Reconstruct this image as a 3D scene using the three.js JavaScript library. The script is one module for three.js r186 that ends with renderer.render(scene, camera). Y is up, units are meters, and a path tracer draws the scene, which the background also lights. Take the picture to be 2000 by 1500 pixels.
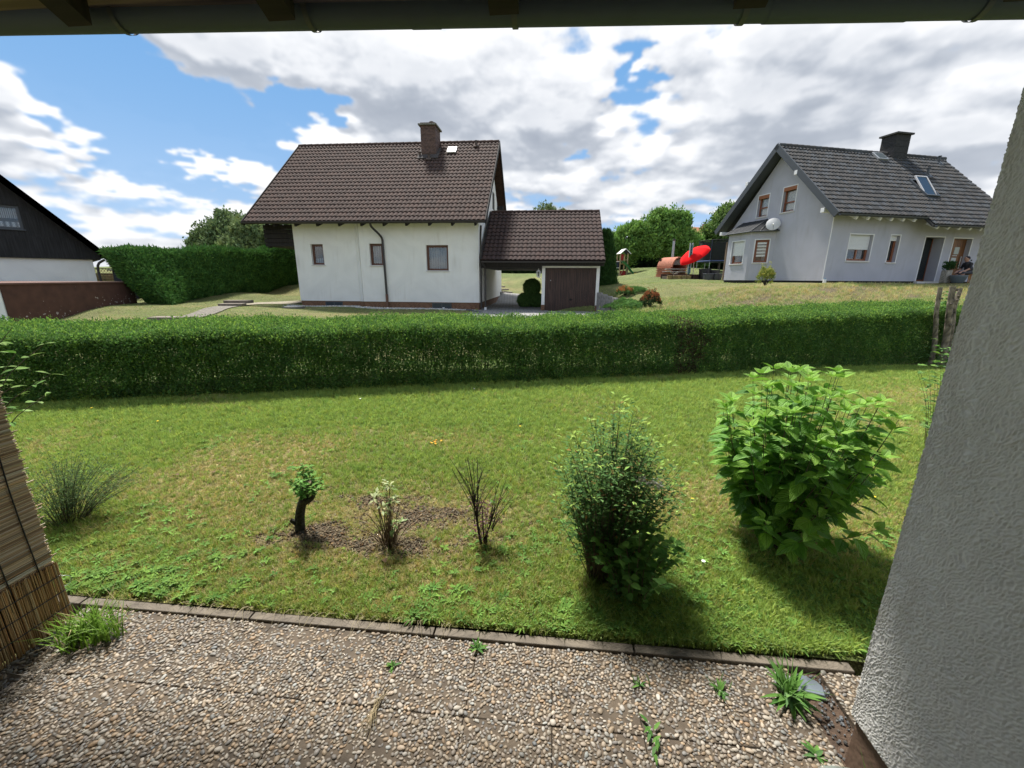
import * as THREE from 'three';
import { mergeGeometries, mergeVertices } from 'three/addons/utils/BufferGeometryUtils.js';
import { RoundedBoxGeometry } from 'three/addons/geometries/RoundedBoxGeometry.js';
import { MarchingCubes } from 'three/addons/objects/MarchingCubes.js';
import { ImprovedNoise } from 'three/addons/math/ImprovedNoise.js';

// ---------- camera, sun, exposure (x right, y up, z towards the viewer; metres) ----------
const D = Math.PI / 180, EYE = 1.75;
const scene = new THREE.Scene();
const camera = new THREE.PerspectiveCamera(86.3, 4 / 3, 0.05, 1500);
camera.position.set(0, EYE, 0);
camera.rotation.order = 'YXZ';
camera.rotation.set(-14.4 * D, 0, 0.35 * D);
const renderer = new THREE.WebGLRenderer({ antialias: true });
renderer.setSize(1024, 768);
renderer.toneMapping = THREE.LinearToneMapping;
renderer.toneMappingExposure = 1.98;
renderer.shadowMap.enabled = true;
renderer.shadowMap.type = THREE.PCFSoftShadowMap;
const SUN_AZ = -24 * D, SUN_EL = 61 * D;
const sunDir = new THREE.Vector3(Math.sin(SUN_AZ) * Math.cos(SUN_EL), Math.sin(SUN_EL), -Math.cos(SUN_AZ) * Math.cos(SUN_EL));
const sun = new THREE.DirectionalLight(new THREE.Color(1, 0.955, 0.88), 4.3);
sun.position.copy(sunDir).multiplyScalar(90);
sun.castShadow = true;
sun.shadow.radius = 15;
sun.shadow.mapSize.set(4096, 4096);
Object.assign(sun.shadow.camera, { left: -45, right: 45, top: 45, bottom: -45, near: 1, far: 220 });
scene.add(sun, sun.target);

// ---------- numbers ----------
let seed = 7;
const srand = (s) => { seed = s >>> 0; };
const R = () => { seed = (seed + 0x6D2B79F5) >>> 0; let t = seed; t = Math.imul(t ^ (t >>> 15), t | 1); t ^= t + Math.imul(t ^ (t >>> 7), t | 61); return ((t ^ (t >>> 14)) >>> 0) / 4294967296; };
const rr = (a, b) => a + (b - a) * R();
const gauss = () => (R() + R() + R() + R() - 2) * 1.2;
const clamp = (x, a = 0, b = 1) => Math.min(b, Math.max(a, x));
const sstep = (a, b, x) => { const t = clamp((x - a) / (b - a)); return t * t * (3 - 2 * t); };
const lerp = (a, b, t) => a + (b - a) * t;
const perlin = new ImprovedNoise();
const n3 = (x, y, z = 0) => perlin.noise(x + 100.3, y + 57.7, z + 31.1);
const fbm = (x, y, z = 0, o = 4) => { let s = 0, a = 0.5, f = 1; for (let i = 0; i < o; i++) { s += a * n3(x * f, y * f, z + i * 7.3); a *= 0.5; f *= 2.03; } return s; };

// ---------- sky: air and clouds only ----------
{
  const W = 2048, H = 1024, data = new Float32Array(W * H * 4);
  // openings in the cloud cover [azimuth, elevation, half width, half height, strength] in degrees
  const gaps = [[-42, 17.8, 6, 2.6, 1.1], [-38, 14.5, 5.5, 3, 1.1], [-33.5, 15.2, 6, 1.9, 1.1], [-39.5, 10.6, 4, 1.5, .75], [-29.5, 13.2, 5, 1.5, .9], [-24, 18.2, 4.5, 1.3, .75], [-35, 9, 5, 1.1, .5],
    [14.4, 23.2, 1.5, 1.8, .55], [12.2, 20.2, 2.2, 1.0, .55], [16.4, 21.4, 1.4, 1.0, .45], [8, 15, 2, .8, .35], [13, 6, 4, 1, .4], [-60, 25, 14, 5, .8], [75, 30, 14, 6, .7], [130, 35, 16, 9, .8], [-120, 40, 18, 8, .8], [-165, 30, 14, 6, .7]];
  const banks = [[-49, 14.5, 5.5, 3.2, .55], [-31, 21, 5, 2.6, .4], [-24, 21.5, 7, 2.2, .45], [-12, 21, 9, 4, .45], [-35, 11.8, 5, 1.4, .55], [-22, 14, 6, 3, .4], [2, 18, 12, 5, .4], [26, 20, 8, 6, .4], [40, 14, 14, 8, .4]];
  const greys = [[-4, 20, 10, 4, .5], [-30, 21.5, 6, 1.6, .25], [-49, 13.5, 6, 1.8, .35], [28, 21, 10, 3, .5], [9, 10, 9, 2.2, .4], [40, 12, 12, 4, .3], [22, 13, 6, 3, .25], [-27, 7, 8, 1.2, .2]];
  const blob = (list, az, el) => { let s = 0; for (const [a, e, w, h, k] of list) { let d = Math.abs(az - a); if (d > 180) d = 360 - d; const q = (d / w) ** 2 + ((el - e) / h) ** 2; if (q < 6) s += k * Math.exp(-q); } return s; };
  const bil = (x, y, z, o) => { let q = 0, a = .5, f = 1; for (let i = 0; i < o; i++) { q += a * (.42 - Math.abs(n3(x * f, y * f, z + i * 3.7))); a *= .55; f *= 2.1; } return q; };
  const dens = (x, y, z, az, el) => {
    const t = 1 / (Math.max(y, 0) + 0.13), px = x * t * 2.3, pz = z * t * 2.3;
    const w = fbm(px * .6 + 5, pz * .6, 2, 3) * 0.8;
    const wz = fbm(px * 3.2, pz * 3.2, 7, 4); az += wz * 6; el += fbm(px * 3.2 + 9, pz * 3.2, 3, 4) * 3;
    return fbm(px * .75 + w, pz * .75 - w, 0, 3) * .95 + bil(px * 1.25 + w * .5, pz * 1.25, 3, 7) * .8 + .05 + blob(banks, az, el) - blob(gaps, az, el);
  };
  for (let j = 0; j < H; j++) {
    const el = ((j + 0.5) / H - 0.5) * Math.PI, y = Math.sin(el), c = Math.cos(el);
    for (let i = 0; i < W; i++) {
      const a = ((i + 0.5) / W - 0.5) * 2 * Math.PI, x = Math.cos(a) * c, z = Math.sin(a) * c, k = (j * W + i) * 4;
      let r, g, b;
      if (y < 0) { r = .2; g = .22; b = .17; }
      else {
        const azd = Math.atan2(x, -z) / D, eld = el / D, h = Math.pow(1 - y, 4);
        r = lerp(.075, .29, h); g = lerp(.2, .4, h); b = lerp(.4, .53, h);
        const d = dens(x, y, z, azd, eld), s = 0.05;
        const d2 = dens(x + sunDir.x * s, y + sunDir.y * s, z + sunDir.z * s, azd, eld + s / D * .8);
        const wisp = fbm(x * 30 + d * 2, y * 60, z * 30, 4) * .1;
        const cover = sstep(-.02, 0.2, d + wisp * .7);
        const lowHaze = Math.exp(-eld / 4.5) * .6;
        let sh = clamp(1.0 - sstep(.05, .9, d) * 0.29 + clamp((d - d2) * 1.0, -.3, .2) - blob(greys, azd, eld) * .22 + wisp * .7, 0.4, 1.06);
        sh = lerp(.62 + (sh - .62) * (sh < .62 ? .35 : 1), .88, lowHaze);
        const k = .52, cr = k * Math.pow(sh, 1.45) * .985, cg = k * Math.pow(sh, 1.3), cb = k * Math.pow(sh, 1.08) * 1.03;
        const cv = lerp(cover, Math.max(cover, .6), lowHaze * 1.2);
        r = lerp(r, cr, cv); g = lerp(g, cg, cv); b = lerp(b, cb, cv);
      }
      data[k] = r; data[k + 1] = g; data[k + 2] = b; data[k + 3] = 1;
    }
  }
  const tex = new THREE.DataTexture(data, W, H, THREE.RGBAFormat, THREE.FloatType);
  tex.mapping = THREE.EquirectangularReflectionMapping;
  tex.magFilter = tex.minFilter = THREE.LinearFilter;
  tex.needsUpdate = true;
  scene.background = tex;
  scene.environment = tex;
}

// ---------- textures ----------
function tex(w, h, fn, srgb = false, rep = [1, 1]) {
  const d = new Uint8Array(w * h * 4);
  for (let j = 0; j < h; j++) for (let i = 0; i < w; i++) { const v = fn(i / w, j / h, i, j), k = (j * w + i) * 4; if (typeof v === 'number') d[k] = d[k + 1] = d[k + 2] = clamp(v) * 255; else for (let q = 0; q < 3; q++) d[k + q] = clamp(v[q]) * 255; d[k + 3] = 255; }
  const t = new THREE.DataTexture(d, w, h); t.wrapS = t.wrapT = THREE.RepeatWrapping; t.magFilter = t.minFilter = THREE.LinearFilter; t.repeat.set(...rep); if (srgb) t.colorSpace = THREE.SRGBColorSpace; t.needsUpdate = true; return t;
}
// noise that tiles over u,v in 0..1
const tn = (u, v, f, o = 3, s = 0) => { const a = u * 2 * Math.PI, b = v * 2 * Math.PI, q = f / (2 * Math.PI); return fbm(Math.cos(a) * q + s, Math.sin(a) * q + Math.cos(b) * q * 1.31, Math.sin(b) * q - s, o); };
const toS = (l) => l <= .0031308 ? l * 12.92 : 1.055 * Math.pow(l, 1 / 2.4) - .055;
const S3 = (r, g, b) => [toS(r), toS(g), toS(b)];
const T = {
  grain: tex(512, 512, (u, v) => 0.5 + tn(u, v, 40, 4) * 0.9),
  stucco: tex(512, 512, (u, v) => 0.5 + tn(u, v, 70, 3) * 1.0),
  blotch: tex(512, 512, (u, v) => { const st = Math.max(0, tn(u, v * .12, 26, 3)) * sstep(-.1, .25, tn(u, v, 4, 2)) * .22; const t = .93 + tn(u, v, 6, 5) * .12; return [toS(t - st * .9), toS(t * .995 - st), toS(t * .985 - st * 1.15)]; }, true, [.25, .25]),
  laceFoldShade: tex(128, 128, (u, v) => { const f = .5 + .5 * Math.sin(u * 6.283 * 6), h = Math.sin(v * 60) * Math.sin(u * 90) > .3 ? .5 : 1; return [toS(.1 + .75 * f * h), toS(.1 + .75 * f * h), toS(.11 + .76 * f * h)]; }, true),  // lace pattern; its stripes paint in the light and dark of folds
  concrete: tex(512, 512, (u, v) => { const t = .3 + tn(u, v, 8, 5) * .22 + (R() - .5) * .1; return S3(t, t * .96, t * .9); }, true),
  mottled: tex(512, 512, (u, v) => { const t = .82 + tn(u, v, 10, 5) * .9 + (R() - .5) * .16; return [toS(clamp(t)), toS(clamp(t)), toS(clamp(t))]; }, true),
  wood: tex(256, 512, (u, v) => { const t = .62 + tn(u, v * .06, 26, 4) * 1.1; return [toS(t), toS(t * .97), toS(t * .93)]; }, true),
  bark: tex(256, 256, (u, v) => { const t = .6 + tn(u, v * .3, 16, 4) * 1.3; return [toS(clamp(t)), toS(clamp(t * .97)), toS(clamp(t * .92))]; }, true),
  ground: tex(1024, 1024, (u, v) => { const t = .75 + tn(u, v, 60, 4) * 1.1 + (R() - .5) * .35; return [toS(clamp(t)), toS(clamp(t)), toS(clamp(t * .92))]; }, true),
  leafVein: tex(128, 128, (u, v) => { const m = Math.abs(u - .5); const w = Math.abs(((v - m * .9) * 6) % 1 - .5); return .5 + .5 * Math.min(1, m * 12) * (.4 + .6 * Math.min(1, w * 4)); }),
};
// ---------- materials ----------
const C = (r, g, b) => new THREE.Color().setRGB(r, g, b);
const mat = (r, g, b, o = {}) => new THREE.MeshStandardMaterial({ color: C(r, g, b), roughness: .85, ...o });
const leafMat = (r, g, b, tr = .35, o = {}) => new THREE.MeshPhysicalMaterial({ color: C(r, g, b), roughness: .92, transmission: tr, thickness: 0, specularIntensity: .35, side: THREE.DoubleSide, ...o });
const glassMat = new THREE.MeshPhysicalMaterial({ color: C(.95, .97, .97), roughness: .02, transmission: 1, thickness: 0, ior: 1.6, specularIntensity: 1 });
const M = {
  white: mat(.87, .865, .84, { map: T.blotch, bumpMap: T.stucco, bumpScale: .006 }),
  plinthBrown: mat(.2, .105, .06, { map: T.mottled }),
  lilac: mat(.47, .475, .55, { map: T.blotch, bumpMap: T.stucco, bumpScale: .005 }),
  lilacTrim: mat(.72, .72, .74),
  darkWood: mat(.022, .018, .016, { map: T.wood }),
  brownWood: mat(.09, .045, .03, { map: T.wood }),
  frameBrown: mat(.1, .038, .022, { roughness: .5 }),
  frameRed: mat(.22, .075, .035, { roughness: .5 }),
  sill: mat(.62, .6, .6, { roughness: .5 }),
  trimGrey: mat(.05, .058, .068, { roughness: .5 }),
  black: mat(.008, .008, .008),
  room: mat(.035, .033, .03),
  gutterBrown: mat(.03, .025, .024, { roughness: .45 }),
  curtain: mat(.42, .43, .45, { map: T.laceFoldShade }),
  shutter: mat(.72, .73, .75, { roughness: .6 }),
  concrete: mat(1, 1, 1, { map: T.concrete, bumpMap: T.grain, bumpScale: .004 }),
  bark: mat(.16, .13, .1, { map: T.bark, bumpMap: T.bark, bumpScale: .02 }),
  barkDark: mat(.045, .034, .026, { map: T.bark }),
  steel: mat(.42, .44, .46, { metalness: .7, roughness: .45 }),
  whitePaint: mat(.75, .75, .73, { roughness: .5 }),
};
// ---------- objects ----------
const used = {};
const numbered = (n) => { const k = used[n] = (used[n] || 0) + 1; return k === 1 ? n : n + '_' + String(k - 1).padStart(3, '0'); };
function tag(o, label, category, group, kind) { if (label) o.userData.label = label; if (category) o.userData.category = category; if (group) o.userData.group = group; if (kind) o.userData.kind = kind; return o; }
function thing(name, label, category, [x, y, z] = [0, 0, 0], turn = 0, group) { const o = new THREE.Group(); o.name = numbered(name); o.position.set(x, y, z); o.rotation.y = turn; scene.add(o); return tag(o, label, category, group); }
function sub(name, parent) { const o = new THREE.Group(); o.name = name; parent.add(o); return o; }
function put(name, geo, m, parent) {
  const g = Array.isArray(geo) ? (geo.length === 1 ? geo[0] : mergeGeometries(geo.map((q) => { const c = q.index ? q.toNonIndexed() : q; for (const k of Object.keys(c.attributes)) if (!['position', 'normal', 'uv', 'color'].includes(k)) c.deleteAttribute(k); return c; }))) : geo;
  const o = new THREE.Mesh(g, m); o.name = (parent && parent !== scene) ? name : numbered(name); o.castShadow = o.receiveShadow = true; (parent || scene).add(o); return o;
}
function structure(name, geo, m, parent) { const o = put(name, geo, m, parent); if (!parent || parent === scene) o.userData.kind = 'structure'; return o; }
const stuff = (o) => { o.userData.kind = 'stuff'; return o; };
const mx = (x, y, z, rx = 0, ry = 0, rz = 0, sx = 1, sy = sx, sz = sx) => new THREE.Matrix4().compose(new THREE.Vector3(x, y, z), new THREE.Quaternion().setFromEuler(new THREE.Euler(rx, ry, rz, 'YXZ')), new THREE.Vector3(sx, sy, sz));
// a box with uv in metres; x,y,z its centre
function box(w, h, d, x = 0, y = 0, z = 0, rx = 0, ry = 0, rz = 0, bev = 0) {
  const g = bev ? new RoundedBoxGeometry(w, h, d, 1, bev) : new THREE.BoxGeometry(w, h, d);
  const p = g.attributes.position, n = g.attributes.normal, uv = g.attributes.uv;
  for (let i = 0; i < p.count; i++) { const ax = Math.abs(n.getX(i)), ay = Math.abs(n.getY(i)), az = Math.abs(n.getZ(i)); if (ax > ay && ax > az) uv.setXY(i, p.getZ(i) + z, p.getY(i) + y); else if (ay > az) uv.setXY(i, p.getX(i) + x, p.getZ(i) + z); else uv.setXY(i, p.getX(i) + x, p.getY(i) + y); }
  return g.applyMatrix4(mx(x, y, z, rx, ry, rz));
}
// box between two corners
const bb = (x0, x1, y0, y1, z0, z1, bev = 0) => box(x1 - x0, y1 - y0, z1 - z0, (x0 + x1) / 2, (y0 + y1) / 2, (z0 + z1) / 2, 0, 0, 0, bev);
const V = (x, y, z) => new THREE.Vector3(x, y, z);
function rod(a, b, r0, r1 = r0, seg = 8, open = false) {
  const A = V(...a), B = V(...b), d = B.clone().sub(A), L = d.length();
  const g = new THREE.CylinderGeometry(r1, r0, L, seg, 1, open); g.translate(0, L / 2, 0);
  g.applyMatrix4(new THREE.Matrix4().makeRotationFromQuaternion(new THREE.Quaternion().setFromUnitVectors(V(0, 1, 0), d.normalize()))); g.translate(...a); return g;
}
// tapered tube through points
function tube(pts, r0, r1, seg = 7, steps = 0) {
  const c = pts.map((p) => V(...p)), n = steps || (c.length - 1) * 4;
  const curve = new THREE.CatmullRomCurve3(c), g = new THREE.TubeGeometry(curve, n, 1, seg, false), p = g.attributes.position;
  for (let i = 0; i <= n; i++) { const o = curve.getPointAt(i / n), r = lerp(r0, r1, i / n); for (let j = 0; j <= seg; j++) { const k = i * (seg + 1) + j; p.setXYZ(k, o.x + (p.getX(k) - o.x) * r, o.y + (p.getY(k) - o.y) * r, o.z + (p.getZ(k) - o.z) * r); } }
  return g;
}
function extr(pts, depth, holes = [], bev = 0) {
  const s = new THREE.Shape(pts.map(([x, y]) => new THREE.Vector2(x, y)));
  for (const h of holes) s.holes.push(new THREE.Path(h.map(([x, y]) => new THREE.Vector2(x, y))));
  return new THREE.ExtrudeGeometry(s, { depth, bevelEnabled: bev > 0, bevelSize: bev, bevelThickness: bev, bevelSegments: 1 });
}
const rectP = (x0, x1, y0, y1) => [[x0, y0], [x1, y0], [x1, y1], [x0, y1]];
function geoFrom(pos, idx, uv) { const g = new THREE.BufferGeometry(); g.setAttribute('position', new THREE.Float32BufferAttribute(pos, 3)); g.setAttribute('uv', new THREE.Float32BufferAttribute(uv || new Array(pos.length / 3 * 2).fill(0), 2)); if (idx) g.setIndex(idx); g.computeVertexNormals(); return g; }
// a curved leaf along +y with its face to +z: length l, width w
function leaf(l, w, curl = .15, fold = .25, nu = 1, nv = 2, round = .42) {
  const pos = [], idx = [], uv = [], rows = nv + 1, cols = nu * 2 + 1;
  for (let j = 0; j < rows; j++) { const t = j / nv, hw = w / 2 * (t === 0 ? .08 : t === 1 ? .02 : Math.sin(Math.PI * Math.pow(t, round * 1.7)) ** .8);
    for (let i = 0; i < cols; i++) { const s = (i / nu - 1); pos.push(s * hw, t * l, -curl * l * t * t + Math.abs(s) * hw * fold); uv.push(i / (cols - 1), t); } }
  for (let j = 0; j < nv; j++) for (let i = 0; i < cols - 1; i++) { const a = j * cols + i; idx.push(a, a + 1, a + cols + 1, a, a + cols + 1, a + cols); }
  return geoFrom(pos, idx, uv);
}
// a small cheap bunch of leaves
function sprig(n, len, wid, spread, up = .4) {
  const pos = [];
  for (let i = 0; i < n; i++) {
    const d = V(gauss(), gauss() + up, gauss()).normalize(), o = V(gauss(), gauss(), gauss()).multiplyScalar(spread * .42), side = V(gauss(), gauss(), gauss()).cross(d).normalize(), nn = side.clone().cross(d), l = len * rr(.7, 1.2), w = wid * rr(.75, 1.2);
    const b = o, m1 = o.clone().addScaledVector(d, l * .45).addScaledVector(side, w / 2).addScaledVector(nn, w * .14), m2 = o.clone().addScaledVector(d, l * .45).addScaledVector(side, -w / 2).addScaledVector(nn, w * .14), t = o.clone().addScaledVector(d, l);
    for (const q of [b, m1, t, b, t, m2]) pos.push(q.x, q.y, q.z);
  }
  return geoFrom(pos);
}
const tmpM = new THREE.Matrix4(), tmpQ = new THREE.Quaternion(), tmpE = new THREE.Euler();
function copies(name, geo, m, list, parent) {   // list of {m: Matrix4, c: [r, g, b]}
  const o = new THREE.InstancedMesh(geo, m, list.length); o.name = (parent && parent !== scene) ? name : numbered(name);
  list.forEach((e, i) => { o.setMatrixAt(i, e.m); if (e.c) o.setColorAt(i, C(...e.c)); });
  o.castShadow = o.receiveShadow = true; (parent || scene).add(o); return stuff(o);
}
const vary = (c, k = .15) => { const f = 1 + gauss() * k, h = gauss() * k * .5; return [Math.max(.004, c[0] * f * (1 + h)), Math.max(.004, c[1] * f), Math.max(.003, c[2] * f * (1 - h))]; };
const mixc = (a, b, t) => [lerp(a[0], b[0], t), lerp(a[1], b[1], t), lerp(a[2], b[2], t)];
// ---------- the lie of the land: f is the distance in front of the viewer (f = -z) ----------
const LAND = [[0, 10.5, .02], [-6, 10, .05], [8, 11.5, .15], [0, 13, .14], [-5, 14, .18], [-1.6, 19.7, .27], [-10.6, 20.8, .31], [2.2, 19.3, .28], [2.4, 17.2, .25], [3.2, 18.6, .28], [-6, 18, .26], [2, 16, .22], [-14.2, 11.6, .3], [-11.5, 13.2, .38], [-15.7, 17.5, .66], [-15.4, 17.4, .69],
  [-13.1, 18.3, .5], [-12.9, 20.3, .58], [-12.6, 24, .68], [-10.2, 24, .55], [-9.8, 29, 1.0], [-14, 27, 1.36], [-14.4, 22, 1.0], [-13.5, 34, 1.9], [-22, 30, 2.2], [-24, 20, 1.3], [-24, 12, .4], [-18, 24, 1.5], [1, 24, .35], [2, 28, .55], [1, 31, .9], [3, 36, 1.8], [-3, 33, 1.5], [2.5, 44, 2.3], [-4, 44, 2.35],
  [4.9, 18.5, 1.3], [4.7, 20.5, 1.35], [4.6, 23, 1.45], [5.6, 22.5, 1.66], [7, 20.5, 1.6], [8, 13.6, .72], [12, 13.8, .85], [17, 14.8, 1.0], [5.1, 15.6, .74], [4.3, 17.2, .75], [10, 16.9, 1.5], [13.6, 17.8, 1.64], [16, 18, 1.66], [21, 18.5, 1.68], [13.6, 20, 1.68], [20, 24, 1.7], [11, 27, 1.8], [9, 22, 1.68], [10, 30, 1.95], [10, 38, 1.92], [16, 45, 3.0], [13, 36, 2.75], [22, 36, 2.6], [28, 30, 2.1], [26, 20, 1.7], [24, 14, 1.1],
  [-40, 60, 3.6], [-25, 48, 3.4], [-10, 60, 3.8], [10, 62, 3.9], [35, 60, 3.6], [-60, 110, 5.2], [0, 110, 5.5], [60, 110, 5], [-60, 30, 2], [60, 30, 2], [-60, 0, 0], [60, 0, 0], [0, -40, 0], [0, 4, 0], [-8, 4, 0], [8, 4, 0], [-60, -40, 0], [60, -40, 0]];
function gh(x, f) {
  if (f < 9) return 0;
  let s = 0, w = 0;
  for (const [a, b, y] of LAND) { const q = (a - x) ** 2 + (b - f) ** 2, k = 1 / (q + 2.2 + .0006 * f * f) ** 2; s += k * y; w += k; }
  let y = s / w;
  if (f > 14) y += fbm(x * .35, f * .35, 3, 2) * .05 * sstep(14, 20, f);
  const xe = x - .087 * (f - 20); y = lerp(y, .27, sstep(4.85, 4.6, xe) * sstep(-2.2, -1.6, xe) * sstep(14.5, 16.5, f) * (f < 19.6 ? 1 : sstep(2.9, 1.8, xe) * sstep(29, 26, f)));
  return y * sstep(9, 11.2, f);
}
const GRASS = [.17, .23, .06], DRY = [.36, .31, .13], SOIL = [.2, .15, .1], LUSH = [.05, .115, .018];
// what grows where beyond the hedge: dry share, bare soil share
function cover(x, f) {
  const patch = sstep(-.05, .3, fbm(x * .35, f * .5, 2, 4));
  let dry = .28 + .5 * patch, soil = 0;
  if (x > 4.8 && f > 13 && f < 19.5) { const e = fbm(x * .9, f * 1.5, 5, 4); soil = sstep(-.06, .16, e) * sstep(17.6, 16.4, f) * sstep(13.2, 14.2, f) * .9; dry = .85; if (f < 15 || x < 8.2) { soil *= .7; dry *= .55; } }
  if (x > -12 && x < -1 && f > 16.5 && f < 19.4) dry += .35 * sstep(-.1, .2, fbm(x * .5, f * 1.2, 8, 3));
  if (f > 24 && x > 5) dry *= .5;
  if (f > 40) dry *= .2;
  return [clamp(dry), soil];
}
{ // the ground, one sheet to the horizon
  const xs = [], fs = [];
  for (let x = -420; x < 420;) { xs.push(x); x += Math.abs(x) < 24 ? .3 : Math.abs(x) < 60 ? 2 : 30; }
  for (let f = -200; f < 700;) { fs.push(f); f += f > 8 && f < 30 ? .3 : f > -3 && f < 50 ? 1 : f < 120 && f > -20 ? 5 : 40; }
  const pos = [], col = [], uv = [], idx = [], n = xs.length;
  for (const f of fs) for (const x of xs) {
    const y = gh(x, f) - (f < 9 ? .07 : .07 * sstep(11.2, 9, f));
    pos.push(x, y, -f); uv.push(x * .7, f * .7);
    const [d, s] = cover(x, f), c = mixc(mixc(GRASS, DRY, d), SOIL, s), k = 1 + fbm(x * 1.3, f * 1.3, 1, 3) * .5; col.push(c[0] * k, c[1] * k, c[2] * k);
  }
  for (let j = 0; j < fs.length - 1; j++) for (let i = 0; i < n - 1; i++) { const a = j * n + i; idx.push(a, a + 1, a + n + 1, a, a + n + 1, a + n); }
  const g = geoFrom(pos, idx, uv); g.setAttribute('color', new THREE.Float32BufferAttribute(col, 3));
  structure('terrain', g, new THREE.MeshStandardMaterial({ vertexColors: true, map: T.ground, bumpMap: T.ground, bumpScale: .05, roughness: .95 }));
}
// ---------- our own garden ----------
const HT = -5.45 * D;                             // how the house we stand at is turned
const hp = (x, y, z) => { const c = Math.cos(HT), s = Math.sin(HT); return [x * c + z * s, y, -x * s + z * c]; };   // house axes to world
const toH = (x, z) => { const c = Math.cos(HT), s = Math.sin(HT); return [x * c - z * s, x * s + z * c]; };
const hedgeF = (x) => 6.89 + .208 * x;            // front of the clipped hedge
const dryness = (x, f) => clamp(.04 + sstep(-.16, .3, fbm(x * .42 + 3, f * .6, 1, 4)) * 1.0 + 1.1 * Math.exp(-(((x + 1.0) / 1.4) ** 2 + ((f - 2.7) / .6) ** 2)) + .5 * Math.exp(-(((x - 1.1) / .35) ** 2 + ((f - 3.1) / .9) ** 2)) + .4 * Math.exp(-(((x + 1.2) / 1.6) ** 2 + ((f - 2.05) / .3) ** 2)) - .6 * sstep(4.6, 6, f - .2 * x) - .5 * sstep(2.0, 1.7, f + .095 * x) * sstep(-.6, .6, x) - .5 * sstep(1.0, 1.6, x) * sstep(2.6, 1.9, f));
const bareness = (x, f) => clamp(1.7 * Math.exp(-(((x + 1.36) / .34) ** 2 + ((f - 2.5) / .14) ** 2)) + 1.3 * Math.exp(-(((x + .74) / .34) ** 2 + ((f - 2.37) / .13) ** 2)) + 1.3 * Math.exp(-(((x + .62) / .5) ** 2 + ((f - 2.75) / .22) ** 2)) + .9 * Math.exp(-(((x + 1.1) / .34) ** 2 + ((f - 3.0) / .14) ** 2)) + .65 * Math.exp(-(((x + .1) / .25) ** 2 + ((f - 2.42) / .09) ** 2)) - .34 + fbm(x * 5, f * 7, 3, 4) * 1.6);
{
  const pos = [], col = [], uv = [], idx = [], NX = 260, NF = 120;
  for (let j = 0; j <= NF; j++) for (let i = 0; i <= NX; i++) {
    const x = -9.5 + 21 * i / NX, t = j / NF, f0 = 1.70 - .0954 * x + .012, f = lerp(f0, hedgeF(x) + 2.3, t ** 1.3);
    pos.push(x, fbm(x * 2.2, f * 2.2, 0, 3) * .025 + fbm(x * 9, f * 9, 4, 2) * .012 * sstep(f0, f0 + .1, f), -f); uv.push(x, f);
    const b = bareness(x, f), c = mixc(mixc([.15, .2, .05], [.36, .29, .12], dryness(x, f)), [.16, .12, .078], b); const k = 1 + fbm(x * 6, f * 6, 2, 3) * .7; col.push(c[0] * k, c[1] * k, c[2] * k);
  }
  for (let j = 0; j < NF; j++) for (let i = 0; i < NX; i++) { const a = j * (NX + 1) + i; idx.push(a, a + 1, a + NX + 2, a, a + NX + 2, a + NX + 1); }
  const g = geoFrom(pos, idx, uv); g.setAttribute('color', new THREE.Float32BufferAttribute(col, 3));
  structure('lawn', g, new THREE.MeshStandardMaterial({ vertexColors: true, map: T.ground, bumpMap: T.ground, bumpScale: .02, roughness: .95 }));
}
// a tuft of grass blades
function tuft(n, h, r, w, lean = .7) {
  const pos = [], idx = [];
  for (let i = 0; i < n; i++) {
    const a = R() * 6.283, q = R() * r, x = Math.cos(a) * q, z = Math.sin(a) * q, b = R() * 6.283, l = h * rr(.55, 1.15), o = l * lean * rr(.2, 1), dx = Math.cos(b), dz = Math.sin(b), ww = w * rr(.7, 1.2) / 2, k = pos.length / 3;
    const sx = -dz * ww, sz = dx * ww;
    pos.push(x - sx, 0, z - sz, x + sx, 0, z + sz, x + dx * o * .35 - sx * .9, l * .6, z + dz * o * .35 - sz * .9, x + dx * o * .35 + sx * .9, l * .6, z + dz * o * .35 + sz * .9, x + dx * o, l, z + dz * o);
    idx.push(k, k + 1, k + 3, k, k + 3, k + 2, k + 2, k + 3, k + 4);
  }
  return geoFrom(pos, idx);
}
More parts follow.
